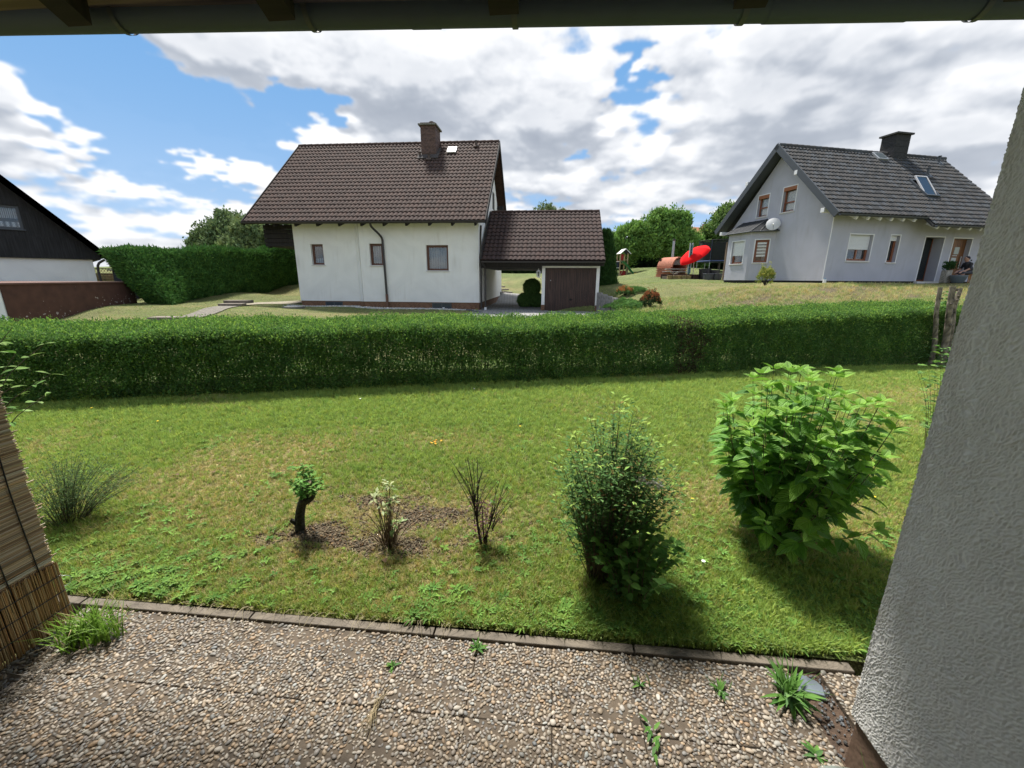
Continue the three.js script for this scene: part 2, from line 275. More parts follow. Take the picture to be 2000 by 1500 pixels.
// a rosette of broad leaves, as of dandelion and plantain
function rosette(n, l, w, up = .5) {
  const gs = [];
  for (let i = 0; i < n; i++) { const g = leaf(l * rr(.6, 1.1), w * rr(.7, 1.1), .35, .3, 1, 2, .5); g.applyMatrix4(mx(0, 0, 0, -Math.PI / 2 + up * rr(.4, 1.5), 0, 0)); g.applyMatrix4(mx(0, .004 + .008 * R(), 0, 0, i / n * 6.283 + rr(-.4, .4), 0)); gs.push(g); }
  return mergeGeometries(gs);
}
srand(11);
const grassMat = leafMat(1, 1, 1, .42), weedMat = leafMat(1, 1, 1, .3);
const inView = (x, f, m = .6) => f > 0 && Math.abs(x) < 1.3 * f + m;
{ // mown grass, thinner where the ground is bare
  const kinds = [tuft(11, .042, .028, .0042), tuft(12, .034, .03, .004, 1), tuft(9, .055, .026, .0045, .9)], lists = [[], [], []];
  for (let i = 0; i < 150000; i++) {
    const u = R(), f = 1.6 + 6.9 * Math.pow(u, 1.35), x = rr(-1.3 * f - .8, 1.3 * f + .8);
    if (f < 1.725 - .0954 * x || f > hedgeF(x) + .35 || x < -9 || x > 10.5) continue;
    const b = bareness(x, f); if (R() < b * 1.05) continue;
    const d = dryness(x, f) * rr(.6, 1.15) + (b > .2 ? .3 : 0), far = sstep(3, 7, f);
    const c = vary(R() < d * .62 ? mixc([.44, .42, .14], [.6, .5, .24], R() * clamp(d * 1.2)) : mixc([.26, .38, .07], [.4, .5, .115], R()), .2), s = rr(.7, 1.25) * (1 + .5 * far) * (1 - .3 * d);
    lists[R() < .45 ? 0 : R() < .6 ? 1 : 2].push({ m: mx(x, fbm(x * 2.2, f * 2.2, 0, 3) * .025 - .004, -f, rr(-.2, .2), R() * 6.28, rr(-.2, .2), s), c });
  }
  const g = new THREE.Group(); g.name = 'lawn_grass'; scene.add(g); tag(g, 'short mown grass with dry straw patches covering the garden lawn', 'grass', null, 'stuff');
  kinds.forEach((k, i) => copies('grass_blade', k, grassMat, lists[i], g));
}
{ // low broad-leaved weeds among the grass
  const kinds = [rosette(7, .055, .024, .5), rosette(9, .075, .02, .7), rosette(6, .035, .026, .35)], lists = [[], [], []];
  for (let i = 0; i < 17000; i++) {
    const f = 1.6 + 5.6 * R() ** 1.7, x = rr(-1.3 * f - .6, 1.3 * f + .6); if (f < 1.735 - .0954 * x || f > hedgeF(x) + .1 || x > 10) continue;
    const edge = f - (1.70 - .0954 * x), lush = clamp(1.1 * Math.exp(-((edge / .28) ** 2)) * (x > -.55 ? 1 : x < -1.55 ? .9 : .3) + .75 * sstep(.35, 1.1, x) * sstep(2.7, 2, f) + .38 * sstep(.02, .25, fbm(x * 1.3, f * 1.6, 6, 3)) + .4 * Math.exp(-(((x + 2.5) / .5) ** 2 + ((f - 2.4) / .4) ** 2)));
    if (R() > lush || R() < bareness(x, f)) continue;
    lists[R() < .4 ? 0 : R() < .5 ? 1 : 2].push({ m: mx(x, .012, -f, 0, R() * 6.28, 0, rr(.32, .66) * (1 + .25 * lush)), c: vary(mixc([.09, .2, .035], [.19, .33, .06], R()), .2) });
  }
  const g = new THREE.Group(); g.name = 'lawn_weed'; scene.add(g); tag(g, 'low broad leaved weeds growing among the grass near the kerb', 'weeds', null, 'stuff');
  kinds.forEach((k, i) => copies('weed_leaf', k, weedMat, lists[i], g));
}
{ // crumbs of soil and dead straw on the bare patch
  const ic = new THREE.IcosahedronGeometry(1, 0), cr = [], st = [], sg = new THREE.CylinderGeometry(.5, .35, 1, 4, 1).rotateX(Math.PI / 2);
  for (let i = 0; i < 26000; i++) { const x = rr(-2.1, .25), f = rr(2.15, 3.25), b = bareness(x, f), y = fbm(x * 2.2, f * 2.2, 0, 3) * .025; if (R() < b * .55) { const s = rr(.003, .011); cr.push({ m: mx(x, y + .004, -f, R() * 6, R() * 6, R() * 6, s, s * .7, s * 1.2), c: vary(R() < .6 ? [.115, .085, .055] : [.21, .16, .1], .3) }); } else if (R() < .12 * dryness(x, f)) { const l = rr(.02, .06); st.push({ m: mx(x, y + rr(.006, .03), -f, rr(-.4, .4), R() * 6, 0, .0016, .0016, l), c: vary([.46, .37, .2], .25) }); } }
  const g = new THREE.Group(); g.name = 'soil'; scene.add(g); tag(g, 'crumbly brown soil and dead straw on the bare patch between the small shrubs', 'soil', null, 'stuff'); copies('soil_crumb', ic, mat(1, 1, 1, { roughness: 1 }), cr, g); copies('straw', sg, mat(1, 1, 1), st, g);
}
// ---------- patio of exposed aggregate slabs (axes of our house) ----------
{
  const patio = new THREE.Group(); patio.name = 'patio'; patio.rotation.y = HT; scene.add(patio); tag(patio, 'terrace of washed pebble slabs with a thin concrete kerb along the lawn', null, null, 'structure');
  put('bedding', bb(-5, 1.32, -.4, -.085, -1.64, .9), mat(.05, .04, .03, { map: T.mottled, bumpMap: T.ground, bumpScale: .02 }), patio);
  const pebs = [0, 1, 2, 3].map((k) => { const g = new THREE.IcosahedronGeometry(1, 1); const h = mergeVertices(g.deleteAttribute('uv').deleteAttribute('normal')); const p = h.attributes.position; for (let i = 0; i < p.count; i++) { const f = 1 + n3(p.getX(i) * 1.1 + k * 5, p.getY(i) * 1.1, p.getZ(i) * 1.1) * .35; p.setXYZ(i, p.getX(i) * f, p.getY(i) * f, p.getZ(i) * f); } h.computeVertexNormals(); h.setAttribute('uv', new THREE.Float32BufferAttribute(new Array(p.count * 2).fill(0), 2)); return h; });
  const tones = [[.21, .18, .14], [.18, .155, .122], [.24, .21, .17], [.145, .127, .104], [.2, .148, .097], [.165, .15, .132], [.215, .165, .11], [.125, .11, .095], [.27, .24, .2]];
  const pebMat = new THREE.MeshStandardMaterial({ color: 0xffffff, roughness: .62 }), toneMats = tones.map((t) => mat(...t.map((v) => v * 1.22), { roughness: .62 }));
  const bedMat = mat(.1, .075, .05, { map: T.mottled, bumpMap: T.grain, bumpScale: .004 });
  let single = 0; const S = .365;
  const slabs = [];
  for (let i = -7; i < 3; i++) for (let k = 0; k < 5; k++) slabs.push([.05 + S * i, -1.645 + S * k, S, S]);
  slabs.push([1.285, -1.645, .3, .5]);
  const grid = (list, w, d, moss) => { // pebbles that keep their distance
    const cell = .012, cols = Math.ceil(w / cell), cells = new Map();
    for (let q = 0; q < 4600 * w * d / (S * S); q++) {
      const x = rr(.004, w - .004), z = rr(.004, d - .004), big = R(), r = big < .08 ? rr(.0105, .014) : big < .6 ? rr(.0075, .0102) : rr(.0048, .0072), ci = Math.floor(x / cell), cj = Math.floor(z / cell); let ok = true;
      for (let a = -2; a <= 2 && ok; a++) for (let b = -2; b <= 2 && ok; b++) { const l = cells.get((ci + a) + (cj + b) * cols * 3); if (l) for (const e of l) if ((e[0] - x) ** 2 + (e[1] - z) ** 2 < ((e[2] + r) * .83) ** 2) { ok = false; break; } }
      if (!ok) continue;
      const key = ci + cj * cols * 3; (cells.get(key) || cells.set(key, []).get(key)).push([x, z, r]); list.push([x, z, r]);
    }
  };
  for (const [x0, z0, w, d] of slabs) {
    const y = rr(-.0015, .0015) - .013, slab = put('paving_slab', bb(x0 + .0007, x0 + w - .0007, y - .06, y, z0 + .0007, z0 + d - .0007, .004), bedMat, patio);
    const [cx, cz] = [x0 + w / 2, z0 + d / 2], wx = hp(cx, 0, cz); if (Math.abs(wx[0]) > 3 || -wx[2] < .3) continue;
    const list = []; grid(list, w, d);
    const many = pebs.map(() => []);
    for (const [px, pz, r] of list) {
      const moss = sstep(.02, .38, fbm((x0 + px) * 3.2, (z0 + pz) * 3.2, 8, 3) + .12 * sstep(-1.42, -1.6, z0 + pz) * (x0 < -.6 ? 1.6 : .4)); if (R() < moss * .3) continue;
      const el = rr(1.05, 1.75), t = tones[Math.min(tones.length - 1, Math.floor(R() * tones.length))], dim = 1;
      const m = mx(x0 + px, y + r * .13 - moss * .001, z0 + pz, rr(-.25, .25), R() * 6.28, rr(-.25, .25), r * Math.sqrt(el), r * .62, r / Math.sqrt(el));
      const near = z0 + pz > -1.12 && Math.abs(x0 + px + .1) < .75 && r > .0085;
      if (near && single < 300) { single++; const o = put('pebble', pebs[Math.floor(R() * 4)], toneMats[tones.indexOf(t)], slab); o.applyMatrix4(m); }
      else many[Math.floor(R() * 4)].push({ m, c: vary(t.map((v) => v * 1.22), .16) });
    }
    many.forEach((l, i) => { if (l.length) copies('pebble_surface', pebs[i], pebMat, l, slab); });
  }
  for (let i = 0; i < 5; i++) put('kerb_stone', bb(-3.55 + i * 1.0 + .003, -2.555 + i * 1.0, -.2, -.002 + rr(-.003, .003), -1.70, -1.65, .004), mat(.17, .142, .11, { map: T.mottled, bumpMap: T.stucco, bumpScale: .004 }), patio);
}
// ---------- the house we stand at ----------
srand(21);
{
  const h = thing('house', 'light grey roughcast house with brown plinth, rafters and gutter overhead, right beside the patio', 'house', [0, 0, 0], HT);
  const relief = (y, z) => { // curled ridges of rubbed render
    const wx = fbm(y * 14, z * 14, 3, 2) * .05, wz = fbm(y * 14, z * 14, 9, 2) * .05, a = (y + wx) * 84 + (z + wz) * 36, b = (z + wz) * 128 - (y + wx) * 40;
    const r1 = 1 - Math.abs(n3(a, b, 1)) * 2.6, r2 = 1 - Math.abs(n3(a * 2.1 + 9, b * 1.5, 5)) * 2.4;
    return Math.max(0, r1) * .0025 * (.6 + 1.4 * clamp(.5 + fbm(y * 6, z * 6, 2, 2))) + Math.max(0, r2) * .0013 + n3(y * 7, z * 7, 2) * .002 + Math.max(0, n3(y * 190, z * 190, 7)) * .0016;
  };
  const X = 1.145, z0 = -1.28, z1 = .25, y0 = .2, y1 = 3.15, nz = 470, ny = 860, pos = [], uv = [], idx = [];
  for (let j = 0; j <= ny; j++) for (let i = 0; i <= nz; i++) { const z = lerp(z0, z1, (i / nz) ** 1.25), y = lerp(y0, y1, j / ny), e = i === 0 || j === 0 ? 0 : 1; pos.push(X - relief(y, z) * e + (i === 0 ? .004 : 0), y, z + (i === 0 ? 0 : 0)); uv.push(z, y); }
  for (let j = 0; j < ny; j++) for (let i = 0; i < nz; i++) { const a = j * (nz + 1) + i; idx.push(a, a + 1, a + nz + 2, a, a + nz + 2, a + nz + 1); }
  const roughcast = mat(.87, .865, .845, { map: T.blotch, bumpMap: T.grain, bumpScale: .002, roughness: .95 });
  put('roughcast_wall', [geoFrom(pos, idx, uv), bb(X + .004, 5, y0, y1, z0 + .0005, 2.2), bb(X, 1.3, y0, 3.4, z1, 2.2), bb(-6, X, -.1, 3.9, 1.1, 1.4), bb(-6, -5.7, -.1, 3.9, 1.4, 8), bb(4.7, 5, -.1, 3.9, 2.2, 8)], roughcast, h);
  put('plinth', bb(X + .012, 4.98, -.4, y0 - .001, z0 + .012, 2.1), mat(.15, .092, .062, { map: T.blotch, bumpMap: T.grain, bumpScale: .002 }), h);
  const rise = Math.tan(24 * D), gy = (x) => 2.99 - .029 * (x + .2), gz = -2.45;
  const raf = mat(.03, .02, .018, { map: T.wood });
  for (let i = -2; i < 6; i++) { const x = -4.75 + 1.12 * (i + 2) - .0, yb = 2.97 - .0225 * (x + .2);
    const s = extr([[2.32, yb], [2.32, yb + .14], [-2.2, yb + .14 + 4.52 * rise], [-2.2, yb + 4.52 * rise]], .14); s.applyMatrix4(mx(x - .07, 0, 0, 0, Math.PI / 2, 0)); put('rafter', s, raf, h); }
  const roof = extr([[2.47, 3.1], [2.47, 3.22], [-2.4, 3.22 + 4.87 * rise], [-8, 1.2 + 4.87 * rise], [-8, 1.06 + 4.87 * rise], [-2.4, 3.1 + 4.87 * rise]], 13); roof.applyMatrix4(mx(-6.5, 0, 0, 0, Math.PI / 2, 0)); put('roof', roof, mat(.26, .19, .13, { map: T.wood }), h);
  // half-round gutter along the eaves
  const trough = (r, x0, x1, nn, lip) => { const p = [], ix = [], A = 16, u = []; for (let i = 0; i <= nn; i++) { const x = lerp(x0, x1, i / nn); for (let j = 0; j <= A; j++) { const a = Math.PI * (1 + j / A); p.push(x, gy(x) + .075 + Math.sin(a) * r + (j === 0 ? lip : 0), gz + Math.cos(a) * r); u.push(x, j / A); } } for (let i = 0; i < nn; i++) for (let j = 0; j < A; j++) { const a = i * (A + 1) + j; ix.push(a, a + 1, a + A + 2, a, a + A + 2, a + A + 1); } return geoFrom(p, ix, u); };
  const gm = mat(.07, .082, .115, { roughness: .6, map: T.blotch, side: THREE.DoubleSide });
  const gt = put('gutter', [trough(.075, -6, 1.02, 8, .02), trough(.078, .98, 1.62, 2, .02), trough(.075, 1.6, 6, 6, .02), trough(.0775, -.77, -.62, 1, .02), rod([-6, gy(-6) + .085, gz - .076], [6, gy(6) + .085, gz - .076], .009, .009, 8)], gm, h);
  for (const x of [-3.45, -2.38, -1.3, -.23, .87, 1.91, 2.95]) put('gutter_bracket', trough(.082, x - .014, x + .014, 1, .03), mat(.08, .08, .085, { roughness: .5, side: THREE.DoubleSide }), gt);
}
// ---------- reed screen on the left ----------
{
  const s = thing('reed_screen', 'tan reed mat screen bound with dark wires at the left edge of the patio', 'reed screen', hp(-2.5, 0, -1.57), HT);
  const tones = [[.48, .37, .22], [.4, .28, .15], [.28, .185, .095], [.56, .45, .3], [.21, .135, .07], [.42, .34, .23]];
  const col = (g, c) => { const n = g.attributes.position.count, a = new Float32Array(n * 3); for (let i = 0; i < n; i++) { a[i * 3] = c[0]; a[i * 3 + 1] = c[1]; a[i * 3 + 2] = c[2]; } g.setAttribute('color', new THREE.BufferAttribute(a, 3)); return g; };
  const rm = new THREE.MeshStandardMaterial({ vertexColors: true, roughness: .6 });
  const up = [], low = [];
  for (let y = .3; y < 1.95;) { const r = rr(.0022, .0042), z0 = rr(0, .014) - (R() < .05 ? .02 : 0), sag = gauss() * .006, x = rr(0, .008), c = vary(tones[Math.floor(R() * 6)], .18); up.push(col(tube([[x, y, z0], [x + rr(-.003, .003), y + sag, .7], [x, y + rr(-.006, .006), 1.4], [x + rr(-.003, .003), y - sag * .7, 2.1]], r, r * rr(.6, 1), 5, 4), c)); y += r * 1.25; }
  for (let z = 0; z < 2.0;) { const r = rr(.0022, .004), c = vary(tones[R() < .5 ? 1 : Math.floor(R() * 6)], .2).map((v, i) => v * [.85, .72, .55][i]), t = .335 + rr(-.012, .01) + .02 * z; low.push(col(rod([.016 + rr(0, .006), -.02, z + gauss() * .004], [.014 + rr(0, .006), t, z + gauss() * .006], r, r * .8, 5, true), c)); z += r * 1.15; }
  stuff(put('horizontal_reed', up, rm, s)); stuff(put('vertical_reed', low, rm, s));
  put('backing_mat', bb(-.012, -.004, 0, 1.93, .03, 2.1), mat(.05, .035, .02), s);
  const wm = mat(.02, .02, .022, { roughness: .5 });
  for (let k = 0; k < 14; k++) { const z = .07 + .115 * k; put('binding_wire', tube([[.011, .3, z], [.013, .8, z + .012], [.011, 1.3, z - .006], [.012, 1.94, z + .006]], .0028, .0028, 5, 10), wm, s); }
  for (const y of [.08, .17, .26]) put('binding_wire', tube([[.024, y, 0], [.025, y + .006, .6], [.024, y - .004, 1.2], [.025, y, 2]], .0022, .0022, 5, 10), wm, s);
  put('wire_loop', new THREE.TorusGeometry(.03, .0014, 6, 20).applyMatrix4(mx(.02, .22, .0, 0, .9, .3)), M.steel, s);
  for (const z of [.05, 1.2, 2.05]) put('post', rod([-.05, -.1, z], [-.05, 1.9, z], .03, .03, 8), M.brownWood, s);
}
// ---------- clipped hedge across the garden ----------
{
  srand(31);
  const h = thing('clipped_hedge', 'long clipped privet hedge with bright green top running across the garden', 'hedge', [0, 0, 0]);
  const X0 = -10.5, X1 = 10.0, th = 1.35, top = (x) => .95 + .028 * Math.max(0, x - 1.5) + fbm(x * .8, 2, 1, 3) * .1;
  const stems = [];
  for (let i = 0; i < 330; i++) { const x = rr(X0, X1), t = rr(.12, .95) ** 1, f = hedgeF(x) + t * th, l = rr(.05, .2); stems.push(tube([[x, -.05, -f], [x + gauss() * .06, .35, -f + gauss() * .06], [x + gauss() * .12, rr(.7, .9), -f + gauss() * .12]], rr(.008, .014), .004, 5, 4)); if (R() < .6) stems.push(rod([x, .12, -f], [x + gauss() * .15, .6, -f + gauss() * .15], .006, .003, 4)); }
  stuff(put('branch', stems, M.bark, h));
  const kinds = [sprig(9, .04, .021, .1, .1), sprig(9, .034, .02, .1, .1), sprig(9, .042, .022, .1, .0)], lists = [[], [], []];
  const add = (k, x, y, f, s, c) => lists[k].push({ m: mx(x, y, -f, rr(-.6, .6), R() * 6.28, rr(-.6, .6), s), c });
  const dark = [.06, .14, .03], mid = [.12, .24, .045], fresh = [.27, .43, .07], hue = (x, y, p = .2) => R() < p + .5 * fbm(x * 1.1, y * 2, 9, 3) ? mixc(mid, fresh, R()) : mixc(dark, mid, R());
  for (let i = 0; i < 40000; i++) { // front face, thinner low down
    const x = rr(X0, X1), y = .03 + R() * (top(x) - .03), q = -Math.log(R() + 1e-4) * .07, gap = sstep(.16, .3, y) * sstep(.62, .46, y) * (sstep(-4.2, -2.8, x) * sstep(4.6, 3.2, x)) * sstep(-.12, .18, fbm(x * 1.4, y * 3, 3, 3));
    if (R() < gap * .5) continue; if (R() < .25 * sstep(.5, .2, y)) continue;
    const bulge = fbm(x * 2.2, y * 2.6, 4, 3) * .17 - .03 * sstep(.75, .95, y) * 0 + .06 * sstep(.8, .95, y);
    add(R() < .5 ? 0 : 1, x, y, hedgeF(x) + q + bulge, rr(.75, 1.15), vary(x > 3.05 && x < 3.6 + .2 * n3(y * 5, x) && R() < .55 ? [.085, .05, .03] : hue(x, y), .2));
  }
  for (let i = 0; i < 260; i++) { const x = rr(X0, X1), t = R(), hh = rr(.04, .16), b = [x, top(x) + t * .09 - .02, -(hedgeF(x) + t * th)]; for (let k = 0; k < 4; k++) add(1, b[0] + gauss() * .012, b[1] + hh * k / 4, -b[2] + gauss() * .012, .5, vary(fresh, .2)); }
  for (let i = 0; i < 42000; i++) { // top: young growth, plus sunlit brightness put into colour against the shaded front
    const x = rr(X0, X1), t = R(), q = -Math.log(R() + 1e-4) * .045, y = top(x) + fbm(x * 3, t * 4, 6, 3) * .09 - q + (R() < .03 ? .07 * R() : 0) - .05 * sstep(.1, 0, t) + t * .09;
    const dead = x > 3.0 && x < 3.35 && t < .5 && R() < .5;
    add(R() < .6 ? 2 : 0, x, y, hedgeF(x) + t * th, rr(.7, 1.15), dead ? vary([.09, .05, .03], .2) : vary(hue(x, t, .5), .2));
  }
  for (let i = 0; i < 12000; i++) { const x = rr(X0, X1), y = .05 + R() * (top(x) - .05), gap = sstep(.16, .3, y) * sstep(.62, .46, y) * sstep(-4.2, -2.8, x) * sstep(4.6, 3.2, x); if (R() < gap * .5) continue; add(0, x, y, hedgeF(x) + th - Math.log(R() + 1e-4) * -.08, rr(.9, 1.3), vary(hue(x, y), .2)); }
  const lm = leafMat(1, 1, 1, .45);
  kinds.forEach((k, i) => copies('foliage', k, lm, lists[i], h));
  put('young_shoot', [...Array(60)].map(() => { const x = rr(X0, X1), f = hedgeF(x) + rr(0, th); return rod([x, .9, -f], [x + gauss() * .03, 1.0 + R() * .07, -f], .002, .001, 4); }), M.barkDark, h);
}
// ---------- parts that houses share ----------
srand(41);
// roof of interlocking tiles: the lowest rows tile by tile, the rest joined. place: x across the eaves, y up the slope, z off the roof
function tiledRoof(root, mats, W, L, tw, tl, place, hump, slabM, o = {}) {
  const roof = put('roof', [box(W - .02, L, .1, W / 2, L / 2, -.075).applyMatrix4(place)], slabM, root), nc = Math.round(W / tw), nr = Math.round(L / tl), w = W / nc, l = L / nr;
  const one = (k) => { const pos = [], idx = [], N = 8, uv = []; for (const [y, z, s] of [[-.0, .034, 1], [l * .5, .017, 1], [l + .02, 0, 1]]) for (let i = 0; i <= N; i++) { const t = i / N; pos.push(t * w, y, z + hump(t) + k * .0015); uv.push(t * w, y); }
    for (let j = 0; j < 2; j++) for (let i = 0; i < N; i++) { const a = j * (N + 1) + i; idx.push(a, a + 1, a + N + 2, a, a + N + 2, a + N + 1); }
    const b = pos.length / 3; for (let i = 0; i <= N; i++) { const t = i / N; pos.push(t * w, 0, .034 + hump(t), t * w, .006, -.012 + hump(t) * .6); uv.push(0, 0, 0, 0); }
    for (let i = 0; i < N; i++) { const a = b + i * 2; idx.push(a, a + 1, a + 3, a, a + 3, a + 2); } return geoFrom(pos, idx, uv); };
  const shapes = [0, 1, 2].map(one), rest = []; let n = 0;
  for (let j = 0; j < nr; j++) for (let i = 0; i < nc; i++) {
    if (o.skip && o.skip(i * w, j * l)) continue;
    const m = place.clone().multiply(mx(i * w, j * l, gauss() * .0015, gauss() * .004, 0, gauss() * .003)), c = Math.floor(R() * mats.length);
    if (n < 300 && (!o.first || o.first(i, j))) { n++; const t = put('roof_tile', shapes[Math.floor(R() * 3)], mats[c], roof); t.applyMatrix4(m); } else { (rest[c] || (rest[c] = [])).push(shapes[Math.floor(R() * 3)].clone().applyMatrix4(m)); }
  }
  rest.forEach((g, c) => stuff(put('roof_tiling', mergeGeometries(g), mats[c], roof)));
  return roof;
}
const pan = (t) => .042 * Math.pow(Math.max(0, Math.sin(Math.PI * clamp((t - .12) / .8))), .8);
// a window set into an opening on the plane z = 0 (outside is +z); w and h of the opening
function windowUnit(root, x0, x1, y0, y1, o = {}) {
  const g = sub('window', root), d = o.depth ?? .12, fr = o.frame || M.frameBrown, fw = o.fw ?? .1;
  put('frame', [bb(x0, x0 + fw, y0, y1, -d - .06, -d, .006), bb(x1 - fw, x1, y0, y1, -d - .06, -d, .006), bb(x0 + fw, x1 - fw, y1 - fw, y1, -d - .061, -d - .001, .006), bb(x0 + fw, x1 - fw, y0, y0 + fw, -d - .061, -d - .001, .006), ...(o.mid ? [bb(x0 + fw, x1 - fw, o.mid - .03, o.mid + .03, -d - .058, -d - .002)] : []), ...(o.mullion ? [bb(o.mullion - .04, o.mullion + .04, y0 + fw, y1 - fw, -d - .058, -d - .002)] : [])], fr, g);
  put('pane', bb(x0 + fw, x1 - fw, y0 + fw, y1 - fw, -d - .036, -d - .03), glassMat, g);
  put('room', [bb(x0 - .3, x1 + .3, y0 - .3, y1 + .3, -1.3, -1.26), bb(x0 - .34, x0 - .3, y0 - .3, y1 + .3, -1.3, -.32), bb(x1 + .3, x1 + .34, y0 - .3, y1 + .3, -1.3, -.32), bb(x0 - .3, x1 + .3, y0 - .34, y0 - .3, -1.3, -.32), bb(x0 - .3, x1 + .3, y1 + .3, y1 + .34, -1.3, -.32)], M.room, g);
  if (o.sill !== false) put('sill', bb(x0 - .04, x1 + .04, y0 - .035, y0 + .012, -d, .05, .006), o.sillMat || M.sill, g);
  if (o.curtain) { const [a, b, c0, c1] = o.curtain, N = Math.round((b - a) / .02), p = [], ix = [], u = []; for (let i = 0; i <= N; i++) { const x = a + (b - a) * i / N, z = -d - .13 + .02 * Math.sin(i * 1.15) + .008 * Math.sin(i * .37); p.push(x, c0, z + gauss() * .002, x, c1, z); u.push(x * 3, 0, x * 3, c1 - c0); } for (let i = 0; i < N; i++) ix.push(i * 2, i * 2 + 2, i * 2 + 3, i * 2, i * 2 + 3, i * 2 + 1); put('net_curtain', geoFrom(p, ix, u), o.curtainMat || M.curtain, g); }
  if (o.shutter) { const [c0] = o.shutter, sl = []; for (let y = y1 - .005; y > c0; y -= .055) sl.push(bb(x0 + .02, x1 - .02, y - .052, y, -d + .012, -d + .03, .006)); put('roller_shutter', sl, M.shutter, g); }
  if (o.trim) { const t = o.trim; put('surround', [bb(x0 - t, x0, y0 - t, y1 + t, -.02, .012), bb(x1, x1 + t, y0 - t, y1 + t, -.02, .012), bb(x0, x1, y1, y1 + t, -.02, .0115), bb(x0, x1, y0 - t, y0 - .03, -.02, .0115)], M.lilacTrim, g); }
  return g;
}
const roofMat = (r, g, b) => [0, 1, 2, 3].map((k) => mat(...vary([r, g, b], .2), { map: T.mottled, roughness: .95 }));
// ---------- white house ----------
{
  const Y = 5 * D, P = [-1.576, .27, -20];
  const h = thing('white_house', 'white rendered house with steep dark brown tiled roof and brown chimney beyond the hedge', 'house', P, -Y);
  const ww = put('wall', (() => {
    const pl = .36, T0 = 3.98, gs = [], ho = (x0, x1, y0, y1) => rectP(x0, x1, y0, y1);
    gs.push(extr(rectP(-9.1, -6.0, pl, T0), .3, [ho(-8.28, -7.66, 2.08, 3.05)]).translate(0, 0, -.3 - .16));
    gs.push(extr(rectP(-5.75, 0, pl, T0), .3, [ho(-5.27, -4.64, 2.06, 3.06), ho(-2.52, -1.46, 1.83, 2.99)]).translate(0, 0, -.3));
    gs.push(box(.34, T0 - pl, .29, -5.86, (T0 + pl) / 2, -.232, 0, -32 * D, 0));
    // side and rear walls with gables
    for (const [x, t] of [[-9.1, .3], [-.3, .298]]) { const s = extr([[.3, pl], [9.2, pl], [9.2, 3.9], [4.9, 7.6], [.3, 3.95]], t); s.applyMatrix4(new THREE.Matrix4().set(0, 0, 1, x, 0, 1, 0, 0, -1, 0, 0, -.001, 0, 0, 0, 1)); gs.push(s); }
    gs.push(bb(-8.8, -.3, pl, 3.9, -9.2, -8.9)); return gs.map((g) => { const p = g.attributes.position; for (let i = 0; i < p.count; i++) g.attributes.uv.setXY(i, p.getX(i) + p.getZ(i), p.getY(i)); return g; });
  })(), M.white, h);
  put('plinth', [bb(-9.07, -5.98, -.6, .359, -.6, -.185), bb(-5.74, -.025, -.6, .359, -.6, -.025), box(.34, .959, .25, -5.86, -.1205, -.25, 0, -32 * D, 0), bb(-.28, -.03, -.6, .359, -9.1, -.6), bb(-9.0, -8.8, -.6, .359, -9.1, -.6)], M.plinthBrown, h);
  windowUnit(h, -8.28, -7.66, 2.08, 3.05, { depth: .13, curtain: [-8.25, -7.68, 2.1, 2.4] }).position.z = -.16;
  windowUnit(h, -5.27, -4.64, 2.06, 3.06, { depth: .13, curtain: [-5.2, -4.7, 2.1, 3.0] });
  windowUnit(h, -2.52, -1.46, 1.83, 2.99, { depth: .13, curtain: [-2.5, -1.5, 1.9, 2.95] });
  for (const [a, b, z] of [[-7.82, -6.93, -.186], [-2.33, -1.38, -.026]]) { const g = sub('basement_window', h); put('frame', [bb(a, a + .04, .03, .33, z, z + .03), bb(b - .04, b, .03, .33, z, z + .03), bb(a + .04, b - .04, .29, .33, z, z + .029), bb((a + b) / 2 - .02, (a + b) / 2 + .02, .03, .29, z, z + .028)], M.trimGrey, g); put('pane', bb(a + .04, b - .04, .03, .29, z, z + .012), mat(.05, .06, .075, { roughness: .12 }), g); put('fitting', bb((a + b) / 2 + .03, (a + b) / 2 + .13, .04, .12, z + .012, z + .03), M.whitePaint, g); }
  const rise = Math.atan2(8.68 - 3.98, 5.5), L = Math.hypot(8.68 - 3.98, 5.5);
  const place = new THREE.Matrix4().makeTranslation(-11.0, 3.98, .62).multiply(new THREE.Matrix4().makeRotationX(-(Math.PI / 2 - rise)));
  const rm = roofMat(.055, .031, .024), under = mat(.03, .022, .02);
  const roof = tiledRoof(h, rm, 11.4, L, .205, .335, place, pan, under, { skip: (x, y) => x > 7.32 && x < 8.12 && y > 5.55 && y < 6.3 });
  put('rear_roof', bb(-11, .4, -.12, .0, -L, 0).applyMatrix4(new THREE.Matrix4().makeTranslation(0, 8.66, -4.9).multiply(new THREE.Matrix4().makeRotationX(-rise))), rm[0], roof);
  { const rg = []; for (let x = -11.02; x < .38; x += .38) { const c = new THREE.CylinderGeometry(.115, .13, .4, 12, 1, true, -Math.PI / 2 - .2, Math.PI + .4); c.applyMatrix4(mx(x + .19, 8.66, -4.88, 0, 0, Math.PI / 2)); rg.push(c); } for (const c of rg) { const t = put('ridge_tile', c, rm[1], roof); t.material = rm[Math.floor(R() * 4)]; } }
  for (const x of [-11.04, .4]) put('verge_board', [box(.035, L + .05, .24, 0, L / 2, -.06).applyMatrix4(new THREE.Matrix4().makeTranslation(x + .01, 3.98, .62).multiply(new THREE.Matrix4().makeRotationX(-(Math.PI / 2 - rise)))), bb(x - .0075, x + .0275, -.18, .06, -L, .02).applyMatrix4(new THREE.Matrix4().makeTranslation(0, 8.66, -4.9).multiply(new THREE.Matrix4().makeRotationX(-rise)))], M.darkWood, roof);
  for (const x of [-11.0 + .2, -9.6]) put('purlin', bb(x, .3, 8.3, 8.5, -5.0, -4.8), M.darkWood, roof);
